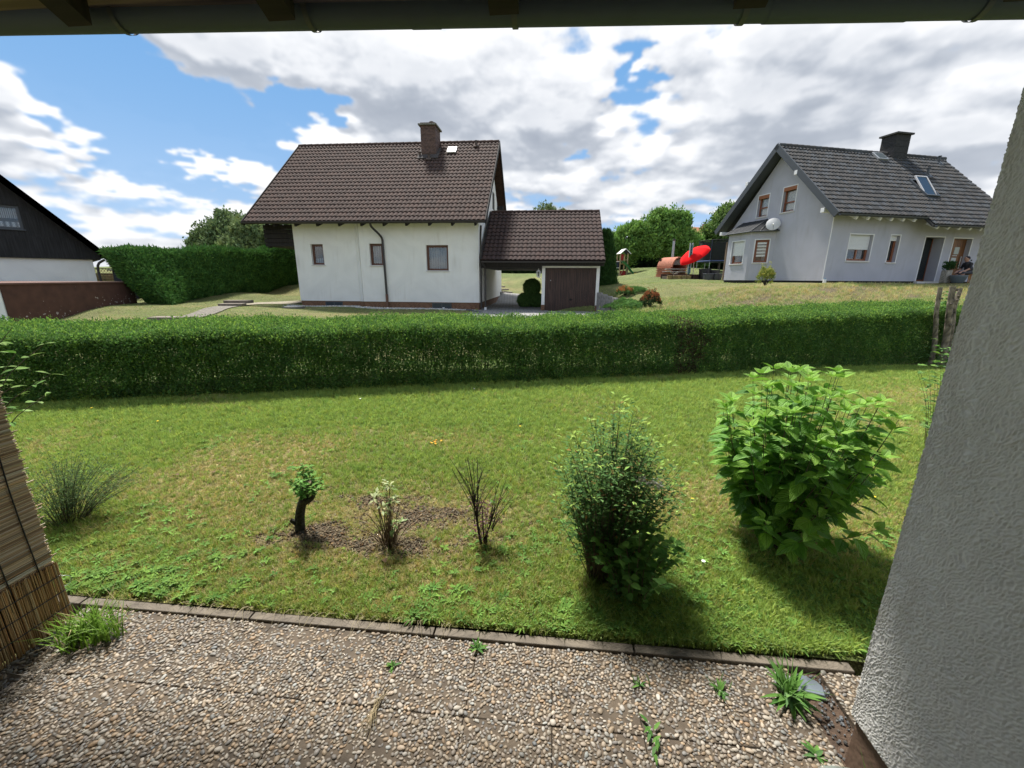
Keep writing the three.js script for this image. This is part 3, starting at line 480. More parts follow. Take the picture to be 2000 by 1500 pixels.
  put('purlin', bb(-10.9, .36, 3.9, 4.1, -9.3, -9.1), M.darkWood, roof); put('purlin', bb(-.1, .36, 5.55, 5.77, -7.1, -6.9), M.darkWood, roof);
  for (let x = -9.5; x < .3; x += 1.05) put('rafter_end', box(.09, .13, .62, x, 3.93, .34, .35, 0, 0), M.darkWood, roof);
  // balcony box of dark boards at the left gable
  const bal = sub('balcony', h); put('floor', bb(-10.6, -9.1, 2.95, 3.1, -8.4, -.2), M.darkWood, bal);
  for (let i = 0; i < 4; i++) put('board', bb(-10.62, -9.11, 3.12 + i * .21, 3.31 + i * .21, -.24, -.2, .008), M.darkWood, bal); for (let i = 0; i < 4; i++) put('board', bb(-10.64, -10.6, 3.12 + i * .21, 3.31 + i * .21, -8.4, -.24, .008), M.darkWood, bal); put('post', [bb(-10.6, -10.46, 2.9, 4.2, -.5, -.36)], M.darkWood, bal);
  // gutter and downpipe
  const gut = (r, x0, x1, y, z) => { const c = new THREE.CylinderGeometry(r, r, x1 - x0, 12, 1, true, Math.PI, Math.PI); c.applyMatrix4(mx((x0 + x1) / 2, y, z, 0, 0, Math.PI / 2)); return c; };
  put('gutter', [gut(.075, -11.0, .4, 3.95, .72), bb(-11, .4, 3.93, 3.955, .79, .8)], new THREE.MeshStandardMaterial({ color: C(.03, .025, .024), roughness: .45, side: THREE.DoubleSide }), h);
  const dp = put('downpipe', tube([[-4.83, 3.9, .72], [-4.83, 3.78, .68], [-4.66, 3.45, .2], [-4.58, 3.28, .09], [-4.57, 3.0, .075], [-4.55, 1.6, .075], [-4.54, .5, .075]], .05, .05, 10, 40), M.gutterBrown, h);
  put('standpipe', rod([-4.54, .72, .075], [-4.54, .05, .075], .062, .062, 10), mat(.15, .08, .055), dp); put('shoe', tube([[-4.54, .1, .075], [-4.53, .03, .1], [-4.46, -.02, .25]], .06, .065, 9, 6), M.whitePaint, dp);
  put('downpipe', tube([[.2, 3.75, .62], [.12, 3.3, .25], [.1, 2.2, .1], [.1, .1, .1]], .045, .045, 9, 24), M.gutterBrown, h);
  const ch = put('chimney', [bb(-3.62, -2.86, 7.3, 9.2, -4.75, -3.75)], mat(.125, .075, .062, { map: T.mottled }), roof);
  for (let y = 7.9; y < 9.1; y += .29) put('cladding_sheet', [bb(-3.635, -2.845, y, y + .275, -3.75, -3.735), bb(-2.86, -2.845, y, y + .275, -4.75, -3.751)], ch.material, ch);
  put('cover_slab', bb(-3.74, -2.76, 9.2, 9.28, -4.86, -3.64, .01), mat(.22, .21, .18, { map: T.mottled }), ch);
  put('cowl', new THREE.SphereGeometry(.16, 14, 10).applyMatrix4(mx(-3.15, 9.42, -4.2, 0, 0, 0, 1, .8, 1)), M.black, ch); put('flue', rod([-3.15, 9.2, -4.2], [-3.15, 9.4, -4.2], .13, .13, 12), M.black, ch);
  put('flashing', bb(-3.8, -2.7, -.02, .03, -.5, .55).applyMatrix4(new THREE.Matrix4().makeTranslation(0, 7.93, -3.9).multiply(new THREE.Matrix4().makeRotationX(rise))), mat(.05, .042, .04, { roughness: .9 }), ch);
  for (const [x, y, z] of [[-3.72, 7.72, -3.72], [-3.18, 7.58, -3.5], [-.82, 8.42, -4.45]]) put('roof_vent', [rod([x, y - .1, z], [x, y + .2, z], .07, .06, 10), rod([x, y + .2, z], [x, y + .23, z], .085, .085, 10), bb(x - .14, x + .14, -.01, .03, -.12, .16).applyMatrix4(mx(0, y, z, rise))], mat(.09, .065, .055, { roughness: 1 }), roof);
  const sk = sub('skylight', roof); sk.position.set(-2.06, 8.08, -4.12); sk.rotation.x = rise; put('frame', [bb(-.24, .24, .03, .09, -.27, -.22), bb(-.24, .24, .03, .09, .22, .27), bb(-.24, -.19, .03, .09, -.22, .22), bb(.19, .24, .03, .09, -.22, .22)], M.sill, sk); put('pane', bb(-.19, .19, .05, .07, -.22, .22), mat(.25, .27, .27, { roughness: .4 }), sk);
  put('gable_window', [bb(0, .012, 5.3, 6.2, -5.6, -4.8)], M.room, h); put('house_number', bb(.001, .012, 2.1, 2.24, -.55, -.45), mat(.3, .34, .4), h);
  put('plinth_step', bb(-9.55, -9.1, .2, .55, -2.2, -1.2), M.plinthBrown, h);
}
// ---------- garage with the tiled link roof ----------
{
  const g = thing('garage', 'white garage with ribbed brown door under a brown tiled roof that reaches over the passage', 'garage', [-1.576, .27, -20], -5 * D);
  put('wall', [extr([[2.95, -.5], [3.1, -.5], [3.1, 1.99], [5.46, 1.99], [5.46, -.5], [5.6, -.5], [5.6, 2.2], [2.95, 2.2]], .25).translate(0, 0, -.25), bb(2.95, 3.15, -.5, 2.2, -6, -.25), bb(5.4, 5.6, -.5, 2.2, -6, -.25), bb(3.15, 5.4, -.5, 2.2, -6, -5.8)], M.white, g);
  put('plinth', [bb(2.935, 3.1, -.5, .3, -.3, .012), bb(5.46, 5.615, -.5, .3, -.3, .012)], M.plinthBrown, g);
  const door = sub('garage_door', g), dm = mat(.07, .035, .028, { roughness: .55, map: T.wood }); for (let i = 0; i < 19; i++) { const x = 3.1 + 2.36 * i / 19; put('door_board', bb(x + .004, x + 2.36 / 19 - .004, -.05, 1.98, -.13, -.1, .006), dm, door); }
  put('backing', bb(3.1, 5.46, -.05, 1.985, -.15, -.131), M.black, door); put('handle', [bb(4.25, 4.4, .53, .57, -.1, -.06, .008), bb(4.29, 4.36, .5, .6, -.1, -.085)], M.black, door); put('knob', new THREE.SphereGeometry(.02, 8, 6).translate(3.36, 1.42, -.09), M.sill, door);
  const run = 3.35, up = 4.84 - 2.3, a = Math.atan2(up, run), L = Math.hypot(up, run), place = new THREE.Matrix4().makeTranslation(.16, 2.3, .36).multiply(new THREE.Matrix4().makeRotationX(-(Math.PI / 2 - a)));
  const rm = roofMat(.045, .024, .02), roof = tiledRoof(g, rm, 5.62, L, .205, .335, place, pan, mat(.02, .014, .013));
  put('rear_roof', bb(.16, 5.78, -.12, 0, -L, 0).applyMatrix4(new THREE.Matrix4().makeTranslation(0, 4.83, -3).multiply(new THREE.Matrix4().makeRotationX(-a))), rm[0], roof);
  for (let x = .2; x < 5.7; x += .37) put('ridge_tile', new THREE.CylinderGeometry(.1, .115, .39, 12, 1, true, -Math.PI / 2 - .2, Math.PI + .4).applyMatrix4(mx(x + .18, 4.82, -2.98, 0, 0, Math.PI / 2)), rm[Math.floor(R() * 4)], roof);
  put('verge_board', box(.06, L, .22, .13, L / 2, -.05).applyMatrix4(new THREE.Matrix4().makeTranslation(0, 2.3, .36).multiply(new THREE.Matrix4().makeRotationX(-(Math.PI / 2 - a)))), M.darkWood, roof);
  put('fascia', [bb(.16, 5.75, 2.06, 2.27, .25, .29), bb(.16, 2.94, 1.97, 2.2, -6, .2)], M.darkWood, roof);
  put('gutter', new THREE.CylinderGeometry(.065, .065, 5.6, 12, 1, true, Math.PI, Math.PI).applyMatrix4(mx(2.96, 2.25, .42, 0, 0, Math.PI / 2)), new THREE.MeshStandardMaterial({ color: C(.05, .045, .045), roughness: .45, side: THREE.DoubleSide }), g);
  put('beam', [bb(.02, 2.95, 1.98, 2.14, -.3, -.1), bb(.02, 2.95, 1.98, 2.14, -5.5, -5.3)], M.darkWood, g);
  put('downpipe', tube([[.22, 2.2, .42], [.3, 2.0, .2], [.3, 1.9, .12], [.3, 0, .12]], .045, .045, 9, 16), M.gutterBrown, g); put('pipe_foot', rod([.3, .16, .12], [.3, -.1, .12], .06, .06, 9), M.whitePaint, g);
}
// ---------- grey-lilac house on the bank ----------
srand(51);
{
  const h = thing('lilac_house', 'pale lilac grey house with dark grey tiled roof and bay window, up on the bank', 'house', [13.61, 1.70, -18.6], 12 * D);
  const DP = 6.2, WX = 9.2, T0 = 2.88, uvw = (g) => { const p = g.attributes.position; for (let i = 0; i < p.count; i++) g.attributes.uv.setXY(i, p.getX(i) + p.getZ(i), p.getY(i)); return g; };
  const side = new THREE.Matrix4().set(0, 0, 1, 0, 0, 1, 0, 0, -1, 0, 0, 0, 0, 0, 0, 1);   // shape x runs along -z, extruded towards +x
  const ho = (a, b, c, d) => rectP(a, b, c, d);
  put('wall', [extr(rectP(.3, WX, .05, T0), .3, [ho(1.05, 2.28, .9, 2.0), ho(3.28, 3.78, .86, 2.02), ho(5.26, 6.36, .05, 2.0), ho(6.95, 8.06, .05, 1.98)]).translate(0, 0, -.3),
    extr([[0, .05], [DP, .05], [DP, T0 - .25], [3.1, 6.0], [0, T0 - .05]], .3, [ho(2.12, 2.85, 3.22, 4.34), ho(3.7, 4.38, 3.2, 4.24)]).applyMatrix4(side), extr([[.01, .05], [DP, .05], [DP, T0 - .25], [3.1, 6.0], [.01, T0 - .05]], .3).applyMatrix4(side.clone().premultiply(new THREE.Matrix4().makeTranslation(WX - .3, 0, -.01))), bb(.3, WX - .3, .05, T0 - .1, -DP, -DP + .3)].map(uvw), M.lilac, h);
  put('plinth', [bb(.02, WX, -1, .049, -.3, -.03), bb(.02, .3, -1, .049, -DP, -.3)], M.black, h);
  put('corner_bead', bb(-.006, .025, .05, T0 - .1, -.02, .006), M.lilacTrim, h);
  windowUnit(h, 1.05, 2.28, .9, 2.0, { trim: .05, frame: M.frameRed, shutter: [1.42], depth: .14, mullion: 1.7 });
  windowUnit(h, 3.28, 3.78, .86, 2.02, { trim: .05, frame: M.frameRed, shutter: [1.85], depth: .14 });
  // glazed panel and front door, each in a deep white-edged reveal
  const gp = sub('glazed_panel', h); put('surround', [bb(5.21, 5.26, .05, 2.05, -.02, .012), bb(6.36, 6.41, .05, 2.05, -.02, .012), bb(5.26, 6.36, 2.0, 2.05, -.02, .0115)], M.lilacTrim, gp); put('pane', bb(5.26, 6.36, .12, 1.98, -.46, -.44), mat(.022, .028, .028, { roughness: .06 }), gp); put('frame', [bb(5.26, 6.36, .05, .12, -.47, -.42), bb(5.26, 5.3, .12, 1.98, -.47, -.42), bb(6.32, 6.36, .12, 1.98, -.47, -.42)], M.frameRed, gp); put('reveal', [bb(6.36, 6.4, .05, 2.0, -.46, -.301), bb(5.22, 5.26, .05, 2.0, -.46, -.301)], M.lilac, gp); put('doorstep', bb(5.2, 6.5, -.05, .045, -.3, .12), M.sill, gp);
  const dr = sub('front_door', h), dw = mat(.25, .105, .032, { map: T.wood, roughness: .5 }); put('surround', [bb(6.9, 6.95, .05, 2.03, -.02, .012), bb(8.06, 8.11, .05, 2.03, -.02, .012), bb(6.95, 8.06, 1.98, 2.03, -.02, .0115)], M.lilacTrim, dr); put('leaf', bb(6.95, 8.06, .05, 1.97, -.24, -.19), dw, dr); put('pane', [bb(7.42, 7.72, 1.3, 1.62, -.19, -.18)], mat(.3, .34, .3, { roughness: .15 }), dr); put('pane', [bb(7.36, 7.66, .82, 1.14, -.19, -.18)], mat(.36, .4, .38, { roughness: .15 }), dr); put('handle', rod([7.88, .65, -.14], [7.88, 1.2, -.14], .018, .018, 8), M.steel, dr); put('letter_slot', bb(7.38, 7.66, 1.22, 1.25, -.19, -.175), M.steel, dr);
  put('doorbell', bb(8.3, 8.38, 1.0, 1.06, 0, .02, .006), M.black, h); put('entrance_step', bb(6.7, 9.2, -.4, -.01, .0, 1.1), mat(.3, .28, .25, { map: T.concrete }), h);
  // gable windows: outside is -x
  const gw = (a, b, c, d, o) => { const g = windowUnit(h, a, b, c, d, o); g.rotation.y = -Math.PI / 2; return g; };
  const blind = mat(.7, .7, .71, { map: T.grain });
  for (const [a, b, c, d] of [[-2.85, -2.12, 3.22, 4.34], [-4.38, -3.7, 3.2, 4.24]]) { const g = gw(a, b, c, d, { trim: .05, frame: M.frameRed, depth: .12, mid: c + .45, fw: .07 }); put('shutter_box', bb(a, b, d - .16, d, -.1, .02, .008), mat(.3, .12, .06), g); put('blind', bb(a + .06, b - .06, c + .12, d - .16, -.2, -.19), blind, g); }
  // bay window
  const bay = sub('bay', h), foot = [[0, -2.94], [-.82, -3.64], [-.82, -5.2], [0, -5.95]];
  const walls = [], pl = [];
  const seg = (a, b, y0, y1, x0, x1, d = .2) => { const dx = b[0] - a[0], dz = b[1] - a[1], l = Math.hypot(dx, dz), t = Math.atan2(-dz, dx); return { l, m: new THREE.Matrix4().makeTranslation(a[0], 0, a[1]).multiply(new THREE.Matrix4().makeRotationY(t)) }; };
  for (let i = 0; i < 3; i++) { const s = seg(foot[i], foot[i + 1]), holes = i === 0 ? [ho(.22, .82, .92, 2.02)] : i === 1 ? [ho(.35, 1.22, .88, 2.02)] : []; const e = extr(rectP(0, s.l, .05, 2.5), .2, holes); e.applyMatrix4(s.m); walls.push(uvw(e)); }
  put('wall', walls, M.lilac, bay); put('plinth', extr(foot.map(([x, z]) => [x * .97, -z]), 1).applyMatrix4(mx(0, -.96, 0, -Math.PI / 2)), M.black, bay);
  for (const [i, a, b, c, d, o] of [[0, .22, .82, .92, 2.02, { blinds: 1 }], [1, .35, 1.22, .88, 2.02, { shutter: [1.32] }]]) { const s = seg(foot[i], foot[i + 1]), g = windowUnit(bay, a, b, c, d, { trim: .05, frame: M.frameRed, depth: .1, ...o }); const flip = new THREE.Matrix4().makeTranslation(s.l, 0, 0).multiply(new THREE.Matrix4().makeRotationY(Math.PI)); g.applyMatrix4(s.m.clone().multiply(new THREE.Matrix4().makeTranslation(0, 0, 0)).multiply(flip).multiply(new THREE.Matrix4().makeTranslation(s.l - a - b, 0, 0))); if (o.blinds) put('blind', [0, 1, 2, 3, 4].map((k) => bb(a + .06, b - .06, d - .2 - k * .15, d - .1 - k * .15, -.16, -.15)), M.shutter, g); }
  { const e = [[.0, 2.42, -2.75], [-.98, 2.42, -3.55], [-.98, 2.42, -5.3], [0, 2.42, -6.1]], t = [[-.02, 3.05, -3.6], [-.02, 3.05, -5.2]], pos = [], tri = (...p) => p.forEach((q) => pos.push(...q)); tri(e[0], e[1], t[0]); tri(e[1], e[2], t[1]); tri(e[1], t[1], t[0]); tri(e[2], e[3], t[1]); const br = put('roof', geoFrom(pos), new THREE.MeshStandardMaterial({ color: C(.02, .022, .025), roughness: .95, metalness: 0, side: THREE.DoubleSide }), bay);
    const seam = mat(.05, .055, .06, { roughness: .4 }); put('eaves_trim', [rod(e[0], e[1], .035, .035, 6), rod(e[1], e[2], .035, .035, 6), rod(e[2], e[3], .035, .035, 6), rod(e[1], t[0], .025, .025, 6), rod(e[2], t[1], .025, .025, 6)], seam, bay); const sl = (a, b, k) => a.map((v, i) => lerp(v, b[i], k)); put('standing_seam', [...[.25, .5, .75].map((k) => rod(sl(e[1], e[2], k), sl(t[0], t[1], k), .016, .016, 5)), ...[.33, .66].map((k) => rod(sl(e[0], e[1], k), sl([-.01, 2.8, -3.1], t[0], k), .016, .016, 5))], seam, bay); }
  // roof
  const run = 3.7, up = 6.24 - 2.74, a = Math.atan2(up, run), L = Math.hypot(up, run), pl2 = new THREE.Matrix4().makeTranslation(-.5, 2.74, .6).multiply(new THREE.Matrix4().makeRotationX(-(Math.PI / 2 - a)));
  const rm = roofMat(.062, .06, .06), roof = tiledRoof(h, rm, 10.1, L, .2, .3, pl2, (t) => .034 * Math.pow(Math.max(0, Math.sin(Math.PI * clamp((t - .1) / .84))), .8), mat(.05, .05, .052), { first: (i) => i < 30 });
  const L2 = .5, pl3 = new THREE.Matrix4().makeTranslation(4.15, 2.74 - L2 * Math.sin(a), .6 + L2 * Math.cos(a)).multiply(new THREE.Matrix4().makeRotationX(-(Math.PI / 2 - a)));
  tiledRoof(roof, rm, 5.45, L2 - .01, .2, .25, pl3, (t) => .034 * Math.pow(Math.max(0, Math.sin(Math.PI * clamp((t - .1) / .84))), .8), mat(.05, .05, .052), { first: () => false }).name = 'porch_roof';
  put('rear_roof', bb(-.5, 9.6, -.12, 0, -L, 0).applyMatrix4(new THREE.Matrix4().makeTranslation(0, 6.22, -3.1).multiply(new THREE.Matrix4().makeRotationX(-a))), rm[0], roof);
  for (let x = -.5; x < 9.5; x += .34) put('ridge_tile', new THREE.CylinderGeometry(.1, .112, .36, 12, 1, true, -Math.PI / 2 - .2, Math.PI + .4).applyMatrix4(mx(x + .17, 6.22, -3.08, 0, 0, Math.PI / 2)), rm[Math.floor(R() * 4)], roof);
  for (const x of [-.53]) put('verge_board', [box(.05, L + .05, .26, 0, L / 2, -.07).applyMatrix4(new THREE.Matrix4().makeTranslation(x, 2.74, .6).multiply(new THREE.Matrix4().makeRotationX(-(Math.PI / 2 - a)))), bb(x - .025, x + .025, -.2, .06, -L, .03).applyMatrix4(new THREE.Matrix4().makeTranslation(0, 6.22, -3.1).multiply(new THREE.Matrix4().makeRotationX(-a)))], M.trimGrey, roof);
  put('soffit', [bb(-.49, .0, -.14, -.122, -L, 0).applyMatrix4(new THREE.Matrix4().makeTranslation(0, 6.22, -3.1).multiply(new THREE.Matrix4().makeRotationX(-a)))], M.trimGrey, roof);
  for (const [y, z] of [[4.78, -1.78], [4.9, -4.75], [2.95, -.1], [2.6, -6.25]]) put('purlin_end', bb(-.56, .02, y - .11, y + .07, z - .08, z + .08, .008), M.lilacTrim, roof);
  for (let x = .55; x < 4; x += .62) put('rafter_end', box(.1, .12, .5, x, 2.7, .32, .5, 0, 0), M.lilacTrim, roof);
  for (let x = 4.5; x < 9.4; x += .62) put('rafter_end', box(.1, .12, .5, x, 2.4, .66, .5, 0, 0), M.lilacTrim, roof);
  put('gutter', [new THREE.CylinderGeometry(.06, .06, 4.6, 10, 1, true, Math.PI, Math.PI).applyMatrix4(mx(1.8, 2.7, .68, 0, 0, Math.PI / 2)), new THREE.CylinderGeometry(.06, .06, 5.5, 10, 1, true, Math.PI, Math.PI).applyMatrix4(mx(6.9, 2.36, 1.04, 0, 0, Math.PI / 2))], new THREE.MeshStandardMaterial({ color: C(.05, .058, .068), roughness: .4, side: THREE.DoubleSide }), h);
  const ch = put('chimney', bb(5.9, 6.75, 5.2, 7.05, -3.45, -2.75), mat(.03, .03, .032, { map: T.mottled, roughness: .9 }), roof); put('cover_slab', bb(5.8, 6.85, 7.05, 7.13, -3.55, -2.65, .01), mat(.05, .05, .05, { map: T.mottled }), ch); for (let y = 5.7; y < 7; y += .27) put('cladding_sheet', [bb(5.888, 6.762, y, y + .258, -2.75, -2.738), bb(5.888, 5.9, y, y + .258, -3.45, -2.751)], ch.material, ch);
  const on = (x, z, dy = 0) => [x, 2.74 + (.6 - z) * Math.tan(a) + dy, z];
  const sk = sub('skylight', roof); sk.position.set(...on(5.72, -.9, .05)); sk.rotation.x = a; put('frame', [bb(-.4, .4, -.02, .08, -.62, -.55), bb(-.4, .4, -.02, .08, .55, .62), bb(-.4, -.33, -.02, .08, -.55, .55), bb(.33, .4, -.02, .08, -.55, .55)], M.trimGrey, sk); put('sash', [bb(-.36, .36, -.02, .03, -.6, -.55), bb(-.36, .36, -.02, .03, .55, .62), bb(-.36, -.3, -.02, .03, -.55, .55), bb(.3, .36, -.02, .03, -.55, .55)].map((g) => g.applyMatrix4(mx(0, .12, 0, .22))), M.sill, sk); put('pane', bb(-.3, .3, 0, .012, -.55, .55).applyMatrix4(mx(0, .12, 0, .22)), mat(.06, .07, .08, { roughness: .03, metalness: .3 }), sk);
  const hs = sub('roof_hatch', roof); hs.position.set(...on(5.1, -2.75, .06)); hs.rotation.x = a; put('frame', bb(-.3, .3, -.02, .08, -.28, .28, .01), M.steel, hs); put('pane', bb(-.23, .23, .08, .09, -.2, .2), mat(.1, .12, .13, { roughness: .1 }), hs);
  for (const [x, z] of [[7.1, -1.85], [8.9, -2.75]]) { const p = on(x, z); put('roof_vent', [rod([p[0], p[1] - .05, p[2]], [p[0], p[1] + .3, p[2]], .06, .05, 10), rod([p[0], p[1] + .3, p[2]], [p[0], p[1] + .34, p[2]], .075, .075, 10), bb(-.15, .15, 0, .05, -.15, .2).applyMatrix4(mx(...p, a))], M.trimGrey, roof); }
  // dish
  const w = (x, y, z) => h.localToWorld(V(x, y, z)).toArray(); h.updateMatrixWorld(true);
  const dish = thing('satellite_dish', 'white satellite dish fixed to the lilac gable wall beside the bay roof', 'satellite dish', w(-.42, 2.72, -2.75), 12 * D);
  const b = new THREE.SphereGeometry(.62, 24, 8, 0, 6.2832, 0, .52); b.scale(1, .55, 1); b.translate(0, -.34, 0); b.applyMatrix4(mx(0, 0, 0, Math.PI / 2 - .35, -.75, 0)); put('reflector', b, new THREE.MeshStandardMaterial({ color: C(.6, .6, .6), roughness: .5, side: THREE.DoubleSide }), dish); put('mount', [rod([.5, -.12, 0], [.05, -.12, 0], .02, .02, 8), rod([.05, -.12, 0], [0, .02, -.03], .02, .02, 8)], M.steel, dish); put('feed_arm', rod([0, -.28, .05], [-.32, -.1, .36], .012, .012, 6), M.steel, dish); put('receiver', rod([-.34, -.1, .36], [-.24, -.06, .28], .03, .03, 8), M.whitePaint, dish);
}
// ---------- dark gabled house and its garage at the left ----------
srand(61);
{
  const h = thing('gabled_house', 'house with charcoal clad gable over a white wall, at the left behind the brown garage', 'house', [-19.69, 1.4, -20], 48 * D);
  put('wall', [extr([[-9, -1.2], [0, -1.2], [0, 1.13], [-9, 1.13]], 8).translate(0, 0, -8.02)], M.white, h);
  put('gable_cladding', extr([[-9.2, 1.1], [.28, 1.1], [.28, 1.3], [-4.1, 6.24], [-4.5, 6.24], [-9.2, 1.1]], 8.2, [rectP(-2.95, -1.86, 2.25, 3.2)]).translate(0, 0, -8.1), mat(.026, .027, .03, { map: T.wood, bumpMap: T.stucco, bumpScale: .01 }), h);
  const w = windowUnit(h, -2.95, -1.86, 2.25, 3.2, { frame: M.trimGrey, depth: .06, sillMat: M.trimGrey, curtain: [-2.9, -1.9, 2.7, 3.15] }); w.position.z = .1;
  put('net_curtain', bb(-2.86, -1.95, 2.3, 2.55, -.12, -.1), M.curtain, w);
  const a = Math.atan(1.128), L = 7.2, rf = mat(.07, .066, .07, { map: T.mottled }), place = new THREE.Matrix4().makeTranslation(.44, 1.2, 0).multiply(new THREE.Matrix4().makeRotationZ(Math.PI - a));
  const roof = put('roof', [bb(0, L, -.02, .14, -8.4, .55).applyMatrix4(new THREE.Matrix4().makeTranslation(.44, 1.2, 0).multiply(new THREE.Matrix4().makeRotationZ(Math.PI - a)).multiply(new THREE.Matrix4().makeScale(1, -1, 1)))], rf, h);
  for (let k = 0; k < 22; k++) put('roof_tile', box(.36, .03, .32, .44 - (k + .5) * .327 * Math.cos(a) + .09, 1.2 + (k + .5) * .327 * Math.sin(a) + .1, .42, 0, 0, -a + .06), rf, roof);
  put('rear_roof', bb(0, 6.9, 0, .14, -8.4, .55).applyMatrix4(new THREE.Matrix4().makeTranslation(-9.0, 1.3, 0).multiply(new THREE.Matrix4().makeRotationZ(a))), rf, roof);
  put('verge_board', bb(.05, L, .02, .26, .55, .59).applyMatrix4(new THREE.Matrix4().makeTranslation(.44, 1.2, 0).multiply(new THREE.Matrix4().makeRotationZ(Math.PI - a)).multiply(new THREE.Matrix4().makeScale(1, -1, 1)).multiply(new THREE.Matrix4().makeTranslation(0, -.1, 0))), M.darkWood, roof);
  put('downpipe', tube([[.4, 1.1, .1], [.16, .9, .05], [.14, -.3, .05]], .05, .05, 8, 12), M.gutterBrown, h);
}
{
  const A = [-14.4, 11.8], B = [-15.85, 17.6], t = Math.atan2(B[0] - A[0], B[1] - A[1]);   // its long wall runs from A to B
  const g = thing('flat_garage', 'low flat roofed brown garage with flaking paint and a white door jamb at far left', 'garage', [A[0], .3, -A[1]], -t);
  const L = Math.hypot(B[0] - A[0], B[1] - A[1]);
  const flake = tex(1024, 256, (u, v) => { const b = sstep(.03, .2, fbm(u * 7, v * 1.6, 3, 3)) , f = fbm(u * 60, v * 14, 1, 4), low = u > .35 ? 1 : .25, chip = f > .3 - .16 * b * low + (v > .62 ? .25 : 0) + (v > .35 && u < .6 ? .14 : 0) ? 1 : 0, k = 1 + fbm(u * 20, v * 5, 2, 4) * .5; return chip ? S3(.42, .37, .33) : S3(.085 * k, .036 * k, .024 * k); }, true); flake.wrapS = flake.wrapT = THREE.ClampToEdgeWrapping;
  const side = new THREE.PlaneGeometry(L, 1.75).rotateY(Math.PI / 2).translate(0, .375, -L / 2); { const u = side.attributes.uv, p = side.attributes.position; for (let i = 0; i < u.count; i++) u.setXY(i, -p.getZ(i) / L, (p.getY(i) + .1) / 1.4); }
  put('flaking_wall', side, new THREE.MeshStandardMaterial({ map: flake, roughness: .9 }), g);
  put('wall', [bb(-7, -.004, -.5, 1.2, -L, -.2), bb(-.32, -.004, 1.0, 1.2, -.2, 0), bb(-7, -3.2, -.5, 1.2, -.2, 0)], mat(.075, .03, .021, { map: T.mottled }), g);
  put('coping', bb(-7.1, .04, 1.2, 1.245, -L - .05, .06), mat(.12, .06, .045), g);
  put('door_jamb', bb(-.2, -.02, -.5, 1.19, -.02, .03, .006), M.whitePaint, g);
  const d = sub('garage_door', g); for (let i = 0; i < 14; i++) put('door_board', bb(-3.18 + i * .2124, -3.18 + i * .2124 + .205, -.5, 1.0, -.14, -.11, .006), mat(.085, .07, .085), d);
}
// lattice fence, notice board in front of the dark pillar
{
  const f = thing('lattice_fence', 'short brown board fence with lattice top between the gabled house and the thuja hedge', 'fence', [-22.4, 1.3, -22.5], 14 * D);
  for (let i = 0; i < 6; i++) put('board', bb(0, 3, .02 + i * .1, .11 + i * .1, 0, .025, .004), mat(...vary([.16, .055, .03], .12), { map: T.wood }), f);
  const lat = []; for (let i = 0; i < 22; i++) { lat.push(rod([i * .14, .64, .01], [i * .14 + .14, .84, .01], .012, .012, 4), rod([i * .14 + .14, .64, .025], [i * .14, .84, .025], .012, .012, 4)); } put('lattice', lat, mat(.3, .22, .1), f); for (const x of [0, 1.5, 3]) put('post', bb(x - .04, x + .04, -.3, .9, -.05, .0), M.brownWood, f); put('rail', bb(0, 3, .84, .88, 0, .03), mat(.25, .2, .12), f);
  const p = thing('letterbox_pillar', 'dark pillar with flat cap standing behind the brown garage beside the hedge end', 'pillar', [-18.0, .7, -19.35], 8 * D);
  put('shaft', bb(-.25, .6, -.3, 1.3, -.3, 0, .01), mat(.015, .017, .024), p); put('cap', bb(-.36, .72, 1.3, 1.36, -.42, .12, .008), mat(.06, .06, .065), p);
  const s = thing('notice_board', 'white printed notice with a blue heading leaning on the dark pillar', 'notice', [-17.78, 1.3, -19.28], 8 * D);
  const face = tex(128, 180, (u, v) => { if (v > .88 && v < .97 && u > .08 && u < .92) return (u * 13 % 1 < .75) ? S3(.02, .2, .26) : S3(.3, .55, .6); const q = Math.abs(Math.hypot(u - .55, (v - .5) * 1.3) - .17) < .014 || Math.abs(v - .3 - .08 * Math.sin(u * 9)) < .01; return q ? S3(.3, .32, .4) : S3(.66, .68, .72); }, true);
  put('board', bb(0, .44, 0, .62, -.02, .0), M.whitePaint, s); const fp = new THREE.PlaneGeometry(.43, .61).translate(.22, .31, .004); put('print', fp, new THREE.MeshStandardMaterial({ map: face, roughness: .5 }), s);
}
// ---------- hedges and trees further off ----------
function leafMass(parent, name, lobes, n, kinds, m, tone, size, hole = .35, shell = .3) {
  const lists = kinds.map(() => []), tot = lobes.reduce((s, l) => s + l[3] ** 2, 0);
  for (const [x, y, z, r, sy = 1] of lobes) for (let i = 0; i < n * r * r / tot; i++) {
    const d = V(gauss(), gauss(), gauss()).normalize(), q = 1 - shell * R() ** 1.3 + .1 * gauss() * .5, p = V(x + d.x * r * q, y + d.y * r * q * sy, z + d.z * r * q);
    const e = fbm(p.x * 1.1 / size * .35, p.y * 1.1 / size * .35, p.z * 1.1 / size * .35, 3); if (e > hole && R() < .9) continue;
    p.addScaledVector(d, e * r * .5);
    lists[Math.floor(R() * kinds.length)].push({ m: mx(p.x, p.y, p.z, rr(-.7, .7), R() * 6.28, rr(-.7, .7), size * rr(.75, 1.3)), c: vary(mixc(tone[0], tone[1], clamp(.5 + gauss() * .35)), .14) });
  }
  kinds.forEach((k, i) => copies(name, k, m, lists[i], parent));
}
const treeLeaf = leafMat(1, 1, 1, .3), sprigs = [sprig(10, .34, .19, .6, .2), sprig(10, .3, .2, .6, .2), sprig(9, .4, .17, .55, .5)];
